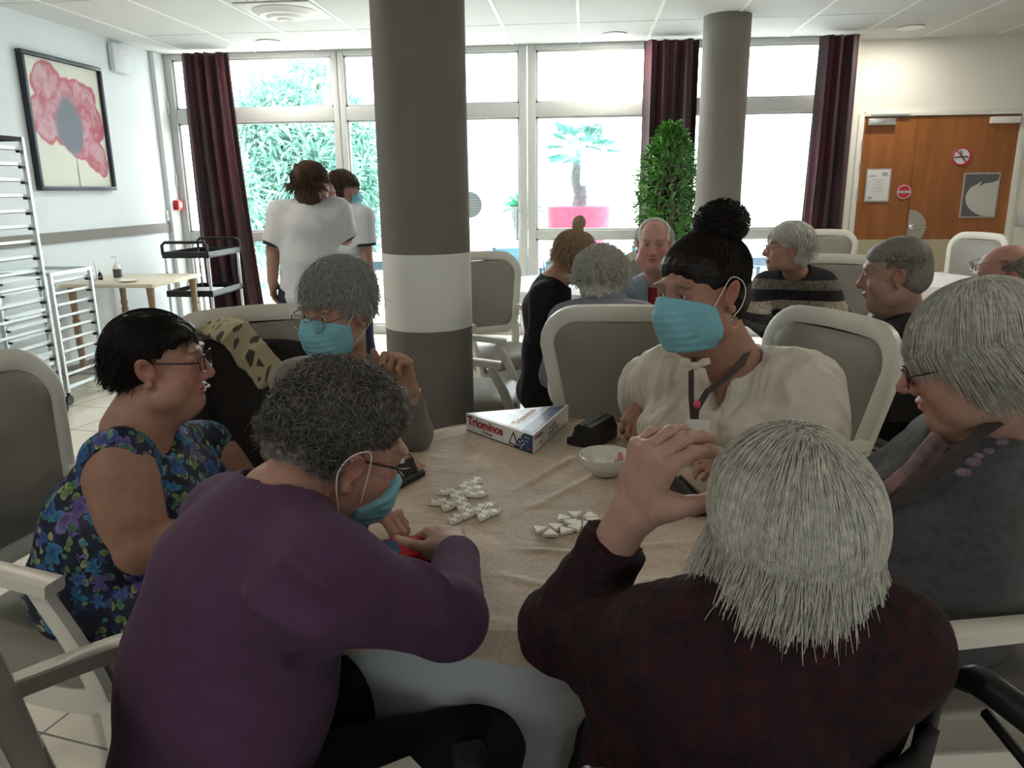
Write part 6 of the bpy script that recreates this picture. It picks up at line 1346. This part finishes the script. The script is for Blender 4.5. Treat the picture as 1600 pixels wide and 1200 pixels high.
# ---- two standing women in white tunics
o, h = person('woman in white tunic seen from behind, brown hair clipped up, hand at her face', dict(
    near=False, stand=True, backhead=True, head=W(488, 288, 4.35), face=(.25, .96, .05), hs=1.0, neck=W(487, 320, 4.35), shL=W(440, 334, 4.35), shR=W(528, 332, 4.35), elL=W(427, 392, 4.33), elR=W(540, 372, 4.45), wrL=W(426, 440, 4.30), wrR=W(520, 318, 4.55),
    pel=A3(-1.60, 4.35, .86), gp=(.175, .13), gw=(.16, .12), gc=(.165, .115), arm=(.050, .042, .028), topmat='nurse_white', top='tunic', sleeve=.40, ease=.02, hem=-.10, lowmat='navy', ch=.010,
    folds=((W(475, 330, 4.2), W(478, 388, 4.2), .012, .015), (W(440, 395, 4.2), W(510, 385, 4.2), .014, .012), (W(450, 410, 4.2), W(520, 400, 4.2), .014, .010)), hands={'R': dict(d=(-.15, -.1, 1), n=(.8, -.4, .2), curl=(.3, .4, .3)), 'L': dict(d=(0, 0, -1), n=(-1, 0, 0), curl=(.4, .5, .3))}))
c, R, s, b = h['hc'], h['R'], h['s'], h['base']
crop_hair(h, o, 'hair_brown', 1200, .09, cap=(.086, .106, .09), low=.03, extra=[((0, -.10, .06), (.028, .03, .045), .01), ((-.03, -.09, .085), (.02, .02, .03), .01)])
def cuffs(h, o, ks='LR', q=.40, r=.066):
    for k in ks:
        a = h['sh'][k]; e_ = h['el'][k]; t = q * 2; p = a * (1 - t) + e_ * t; d = nrm(e_ - a)
        MB().lathe([(r - .008, -.014), (r, -.016), (r + .003, 0), (r, .016), (r - .008, .014)], n=24).build('cuff', 'navy', o).matrix_basis = Matrix.Translation(Vector(p - h['base'])) @ Vector(d).to_track_quat('Z', 'Y').to_matrix().to_4x4()
h['sh'] = dict(L=W(440, 334, 4.35), R=W(528, 332, 4.35)); cuffs(h, o)
o, h = person('woman in a white tunic half hidden by the column, light brown hair and mask', dict(
    near=False, stand=True, head=W(537, 297, 4.95), face=(.75, .62, -.25), hs=1.0, neck=W(535, 322, 4.93), shL=W(497, 338, 5.0), shR=W(566, 340, 4.9), elL=W(492, 385, 5.0), elR=W(572, 388, 4.90), wrL=W(510, 410, 5.1), wrR=W(578, 425, 4.92),
    pel=A3(-1.58, 4.98, .82), gp=(.17, .13), gw=(.155, .12), gc=(.15, .11), arm=(.048, .04, .026), topmat='nurse_white', top='tunic', sleeve=.42, ease=.02, hem=-.10, lowmat='navy', ch=.010))
crop_hair(h, o, 'hair_brown', 1000, .08, low=.02); mask_on(h['hc'], h['R'], h['s'], o, h['base'])
h['sh'] = dict(L=W(497, 338, 5.0), R=W(566, 340, 4.9)); cuffs(h, o, 'R', .42)
# ---- young woman in black, blonde bun
o, h = person('young woman dressed in black with a blonde bun and blue mask, leaning over', dict(
    near=False, head=W(900, 403, 3.42), face=(.92, .02, -.42), roll=.0, hs=.96, neck=W(866, 438, 3.36), shL=W(858, 455, 3.55), shR=W(852, 465, 3.24), elL=W(900, 520, 3.7), elR=W(842, 525, 3.22), wrL=W(935, 500, 3.75), wrR=W(885, 560, 3.42),
    pel=A3(-.18, 3.36, .55), gp=(.135, .11), gw=(.11, .09), gc=(.125, .095), arm=(.042, .036, .025), topmat='black_knit', ease=.012, skin=(.45, .25, .19), bf=(.9, .4, 0), hem=-.12, ch=.009))
c, R, s, b = h['hc'], h['R'], h['s'], h['base']
crop_hair(h, o, 'hair_blonde', 1400, .09, cap=(.080, .098, .083), extra=[((0, -.055, .145), (.034, .032, .036), .008), ((0, -.045, .115), (.02, .02, .02), .01)], amp=.003, frizz=.1)
mask_on(c, R, s, o, b)
# ---- lavender jacket, curly white hair
o, h = person('person with curly white hair in a lavender jacket seen from behind', dict(
    near=False, backhead=True, head=W(940, 436, 3.22), face=(.12, .97, -.2), hs=1.02, neck=W(943, 476, 3.17), shL=W(886, 503, 3.16), shR=W(1000, 503, 3.16), elL=W(866, 585, 3.25), elR=W(1035, 585, 3.25), wrL=W(900, 590, 3.5), wrR=W(1000, 590, 3.5),
    pel=A3(.10, 3.05, .57), gp=(.18, .14), gw=(.175, .135), gc=(.165, .12), arm=(.052, .044, .027), topmat='lavender', top='jacket', ease=.02, ch=.009, folds=((W(890, 490, 3.04), W(960, 480, 3.04), .012, .008),)))
c, R, s, b = h['hc'], h['R'], h['s'], h['base']
crop_hair(h, o, 'hair_white', 2400, .05, cap=(.092, .110, .092), curl=(.007, 1.3), amp=.010, frizz=.4, lift=(1, 1.1), low=.015)
MB().tube([h['neck'] - b + A3(.085 * math.cos(t), .06 * math.sin(t), .03 - .015 * math.sin(t)) for t in np.linspace(0, 6.28, 25)[:-1]], .014, 8, closed=True, sx=.6).build('collar', 'lavender', o)
# ---- smiling man in red shirt
o, h = person('smiling man with thin white hair, red shirt and pale blue jacket', dict(
    near=False, head=W(1022, 382, 4.15), face=(-.12, -.99, -.05), hs=1.10, neck=W(1026, 432, 4.20), shR=W(970, 462, 4.22), shL=W(1078, 462, 4.22), elR=W(958, 520, 4.1), elL=W(1088, 520, 4.1), wrR=W(985, 540, 3.95), wrL=W(1060, 540, 3.95),
    pel=A3(.44, 4.45, .57), gp=(.18, .15), gw=(.18, .15), gc=(.17, .13), arm=(.052, .044, .03), topmat='denim', top='jacket', skin=(.56, .30, .25), fat=.9, ease=.02, vneck=(.05, .14, .16, .12, -.08), ch=.009, smile=.3, brow=(.3, .25, .22)))
c, R, s, b = h['hc'], h['R'], h['s'], h['base']
F = Field(b + A3(-.2, -.35, .6), b + A3(.2, .2, 1.15), .009); F.econe(h['chest'] + A3(0, -.01, -.15), h['chest'] * .3 + h['neck'] * .7, (.155, .13), (.085, .08), h['lat'], .03); F.cone(h['neck'] + A3(0, 0, .03), h['neck'] + A3(0, 0, .13), .064, .075, .01, sub=True); cloth_finish(F, 'red_shirt', 'red_shirt', o, b, (), .003, 14)
def rim_hair(D): return (D[:, 2] < .45) & (D[:, 1] < .3) & (D[:, 2] > -.5)
crop_hair(h, o, 'hair_white', 700, .04, cap=(.080, .100, .084), cuts=[((0, .115, -.03), (.09, .09, .12), .01), ((0, .07, .09), (.072, .10, .08), .01), ((0, .03, -.12), (.11, .09, .05), .01)], amp=.002, reg=rim_hair, wdt=.001)
# ---- striped jumper
o, h = person('woman with white hair in a striped black and beige jumper, looking left', dict(
    near=False, head=W(1232, 388, 3.95), face=(-.92, .05, .02), hs=1.05, neck=W(1243, 425, 4.02), shR=W(1200, 450, 4.10), shL=W(1283, 450, 4.05), elR=W(1180, 490, 3.95), elL=W(1302, 496, 3.95), wrR=W(1205, 520, 3.75), wrL=W(1270, 520, 3.75),
    pel=A3(1.30, 4.20, .57), gp=(.20, .16), gw=(.19, .16), gc=(.17, .13), arm=(.055, .047, .03), topmat='striped_knit', ease=.022, skin=(.45, .27, .2), ch=.009, bf=(-.25, -.97, 0), amp=.004))
crop_hair(h, o, 'hair_white', 1400, .06, cap=(.084, .103, .088), low=.01); glasses_on(h['hc'], h['R'], h['s'], o, h['base'], 'metal_frame', drop=.004)
# ---- man in black in a wheelchair
o, h = person('man with cropped grey hair in a black jacket seated in the wheelchair, seen in profile', dict(
    near=False, head=W(1398, 428, 2.80), face=(-.93, .28, -.12), hs=1.06, neck=W(1412, 486, 2.84), shR=W(1392, 520, 3.02), shL=W(1428, 535, 2.68), elL=W(1432, 625, 2.62), elR=W(1360, 600, 3.0), wrL=W(1378, 640, 2.62), wrR=W(1335, 600, 2.9),
    pel=A3(1.14, 2.94, .56), gp=(.18, .16), gw=(.17, .15), gc=(.175, .13), arm=(.055, .046, .03), topmat='coat_black', top='jacket', fat=.4, nr=.062, skin=(.36, .22, .17), age=.5, ease=.02, bf=(-.97, .1, 0), ch=.009))
crop_hair(h, o, 'hair_short_grey', 2600, .014, cap=(.0755, .0955, .080), amp=.0005, wdt=.0008, lift=(1, 1.01), h_=.005)
# ---- bald man far right
o, h = person('bald man with glasses pushed up on his forehead at the right edge', dict(
    near=False, head=W(1570, 432, 3.05), face=(-.90, .25, -.28), hs=1.02, neck=W(1590, 485, 3.12), shR=W(1575, 510, 3.28), shL=W(1610, 520, 2.95), elL=W(1600, 600, 2.90), elR=W(1540, 590, 3.2), wrL=W(1550, 620, 2.9), wrR=W(1520, 590, 3.1),
    pel=A3(1.86, 3.20, .57), gp=(.18, .16), gw=(.17, .15), gc=(.165, .13), arm=(.052, .044, .03), topmat='white_cloth', top='shirt', fat=.5, skin=(.50, .25, .2), age=.4, bf=(-.97, .1, 0), ch=.010))
crop_hair(h, o, 'hair_short_grey', 500, .02, cap=(.077, .097, .082), cuts=[((0, .115, -.03), (.09, .09, .12), .01), ((0, .01, .10), (.085, .12, .085), .01), ((0, .03, -.12), (.11, .09, .05), .01)], amp=.001, wdt=.001, reg=rim_hair)
glasses_on(h['hc'], h['R'], h['s'], o, h['base'], 'metal_frame', up=.062, yy=.098, th=.0014)
# ================================================================== WHEELCHAIRS
def wheelchair(loc, face, label, tyre='pip', frame='black_plastic', back=True):
    e = empty('wheelchair', loc, math.atan2(face[1], face[0]) - math.pi / 2, label, 'wheelchair')
    for sx in (-1, 1):
        x = sx * .29; c_ = A3(x, -.06, .30); w_ = MB().tube([c_ + A3(0, .285 * math.cos(t), .285 * math.sin(t)) for t in np.linspace(0, 6.283, 65)[:-1]], .0155, 8, closed=True).build('wheel', tyre, e)
        m = MB().tube([c_ + A3(sx * .035, .255 * math.cos(t), .255 * math.sin(t)) for t in np.linspace(0, 6.283, 49)[:-1]], .008, 8, closed=True).tube([c_ + A3(0, .262 * math.cos(t), .262 * math.sin(t)) for t in np.linspace(0, 6.283, 49)[:-1]], .008, 6, closed=True)
        m.build('push_rim', 'steel', w_)
        m = MB().tube([c_ - A3(.03, 0, 0), c_ + A3(.03, 0, 0)], .022, 12)
        for k in range(18): t = k * math.pi / 9; m.tube([c_ + A3(.015 * (-1) ** k, .02 * math.cos(t), .02 * math.sin(t)), c_ + A3(0, .262 * math.cos(t + .25), .262 * math.sin(t + .25))], .0013, 4)
        m.build('spokes', 'steel', w_)
        MB().tube([A3(sx * .235, .33, .10) + A3(0, .095 * math.cos(t), .095 * math.sin(t) + .005) for t in np.linspace(0, 6.283, 33)[:-1]], .013, 8, closed=True).tube([A3(sx * .235, .33, .105), A3(sx * .235, .30, .30)], .010).build('front_wheel', tyre, e)
        x = sx * .225
        MB().tube([(x, -.20, .24), (x, -.20, .50), (x, -.225, .86), (x, -.245, .91), (x, -.30, .925), (x, -.36, .92)], .012, 10).tube([(x, -.20, .46), (x, .26, .47), (x, .36, .40), (x, .40, .14)], .012, 10).tube([(x, -.20, .26), (x, .28, .26)], .011, 8).build('side_frame', frame, e)
        MB().tube([(x, -.262, .922), (x, -.275, .926), (x, -.30, .926), (x, -.40, .918)], [.012, .018, .0175, .019], 12).tube([(x, -.29, .895), (x - sx * .02, -.36, .885)], .006, 6).build('push_handle', 'black_plastic', e)
        MB().rbox((sx * .245, .0, .66), (.025, .13, .014), .010).tube([(sx * .245, -.10, .48), (sx * .245, -.10, .65)], .01).tube([(sx * .245, .13, .47), (sx * .245, .12, .65)], .01).build('armrest', 'black_matt', e)
        MB().rbox((sx * .13, .44, .13), (.08, .07, .008), .005).build('footrest', 'black_plastic', e)
    MB().rbox((0, .0, .475), (.215, .20, .022), .012).build('seat', 'black_matt', e)
    m = MB(); n = 9
    vs = []; 
    for z, y in ((.50, -.215), (.62, -.225), (.74, -.235), (.84, -.245)):
        for i in range(n): t = i / (n - 1) - .5; vs.append((t * .44, y - .05 * (1 - (2 * t) ** 2), z))
    m.add(vs, [(k * n + i, k * n + i + 1, (k + 1) * n + i + 1, (k + 1) * n + i) for k in range(3) for i in range(n - 1)]); bk = m.build('back_canvas', 'black_matt', e); sd = bk.modifiers.new('t', 'SOLIDIFY'); sd.thickness = .012
    return e
wheelchair((.112, .93, 0), (-.42, .91), 'black wheelchair of the white-haired person in the burgundy cardigan, near the camera')
mat('tyre_grey', (.16, .15, .13), .6)
wheelchair((1.10, 2.96, 0), (-.81, .58), 'grey-tyred wheelchair of the man in the black jacket', 'tyre_grey', 'steel')
# ---- coat and scarf on the chair of the masked woman
cb = A3(-.98, 2.30, 0); fc = nrm(A3(.55, -.83, 0)); rt = A3(-fc[1] * -1, 0, 0); rt = np.cross(fc, [0, 0, 1])
def onback(x, y, z): return cb + rt * x + fc * y + A3(0, 0, z)
F = Field(cb + A3(-.6, -.5, .2), cb + A3(.6, .5, 1.15), .009)
F.econe(onback(.0, -.275, .90), onback(.04, -.20, .50), (.225, .035), (.25, .05), rt, .03); F.cone(onback(.20, -.25, .92), onback(.27, -.08, .60), .045, .05, .03); F.econe(onback(.0, -.24, .93), onback(.06, -.14, .50), (.20, .03), (.22, .05), rt, .03)
V, Q = F.mesh(); V = relax(V, Q, 2); V = V + normals(V, Q) * (warp(V * A3(1, 1, .5), 16, 4) * .008)[:, None]
o = npmesh('coat', V, Q, 'coat_black', None, (0, 0, 0)); tag(o, 'black coat draped over the armchair behind the silver-haired masked woman', 'coat')
MB().ball(onback(-.05, -.08, .62), .008, 6).ball(onback(0.04, -.07, .72), .008, 6).build('buttons', 'steel', o)
F = Field(cb + A3(-.6, -.5, .3), cb + A3(.6, .5, 1.2), .008)
pts = [W(335, 508, 2.42), W(368, 520, 2.30), W(395, 555, 2.24), W(425, 588, 2.20)]
for a_, b_ in zip(pts[:-1], pts[1:]): F.econe(a_, b_, (.052, .016), (.056, .016), nrm(W(300, 540, 2.4) - W(400, 500, 2.4)), .01)
F.econe(W(335, 508, 2.42), W(325, 522, 2.52), (.05, .016), (.05, .016), nrm(W(300, 540, 2.4) - W(400, 500, 2.4)), .01)
V, Q = F.mesh(); V = relax(V, Q, 1); V = V + normals(V, Q) * (warp(V, 30, 4) * .003)[:, None]
o = npmesh('scarf', V, Q, 'scarf_print', None, (0, 0, 0)); tag(o, 'beige and brown patterned scarf hanging over the black coat', 'scarf')
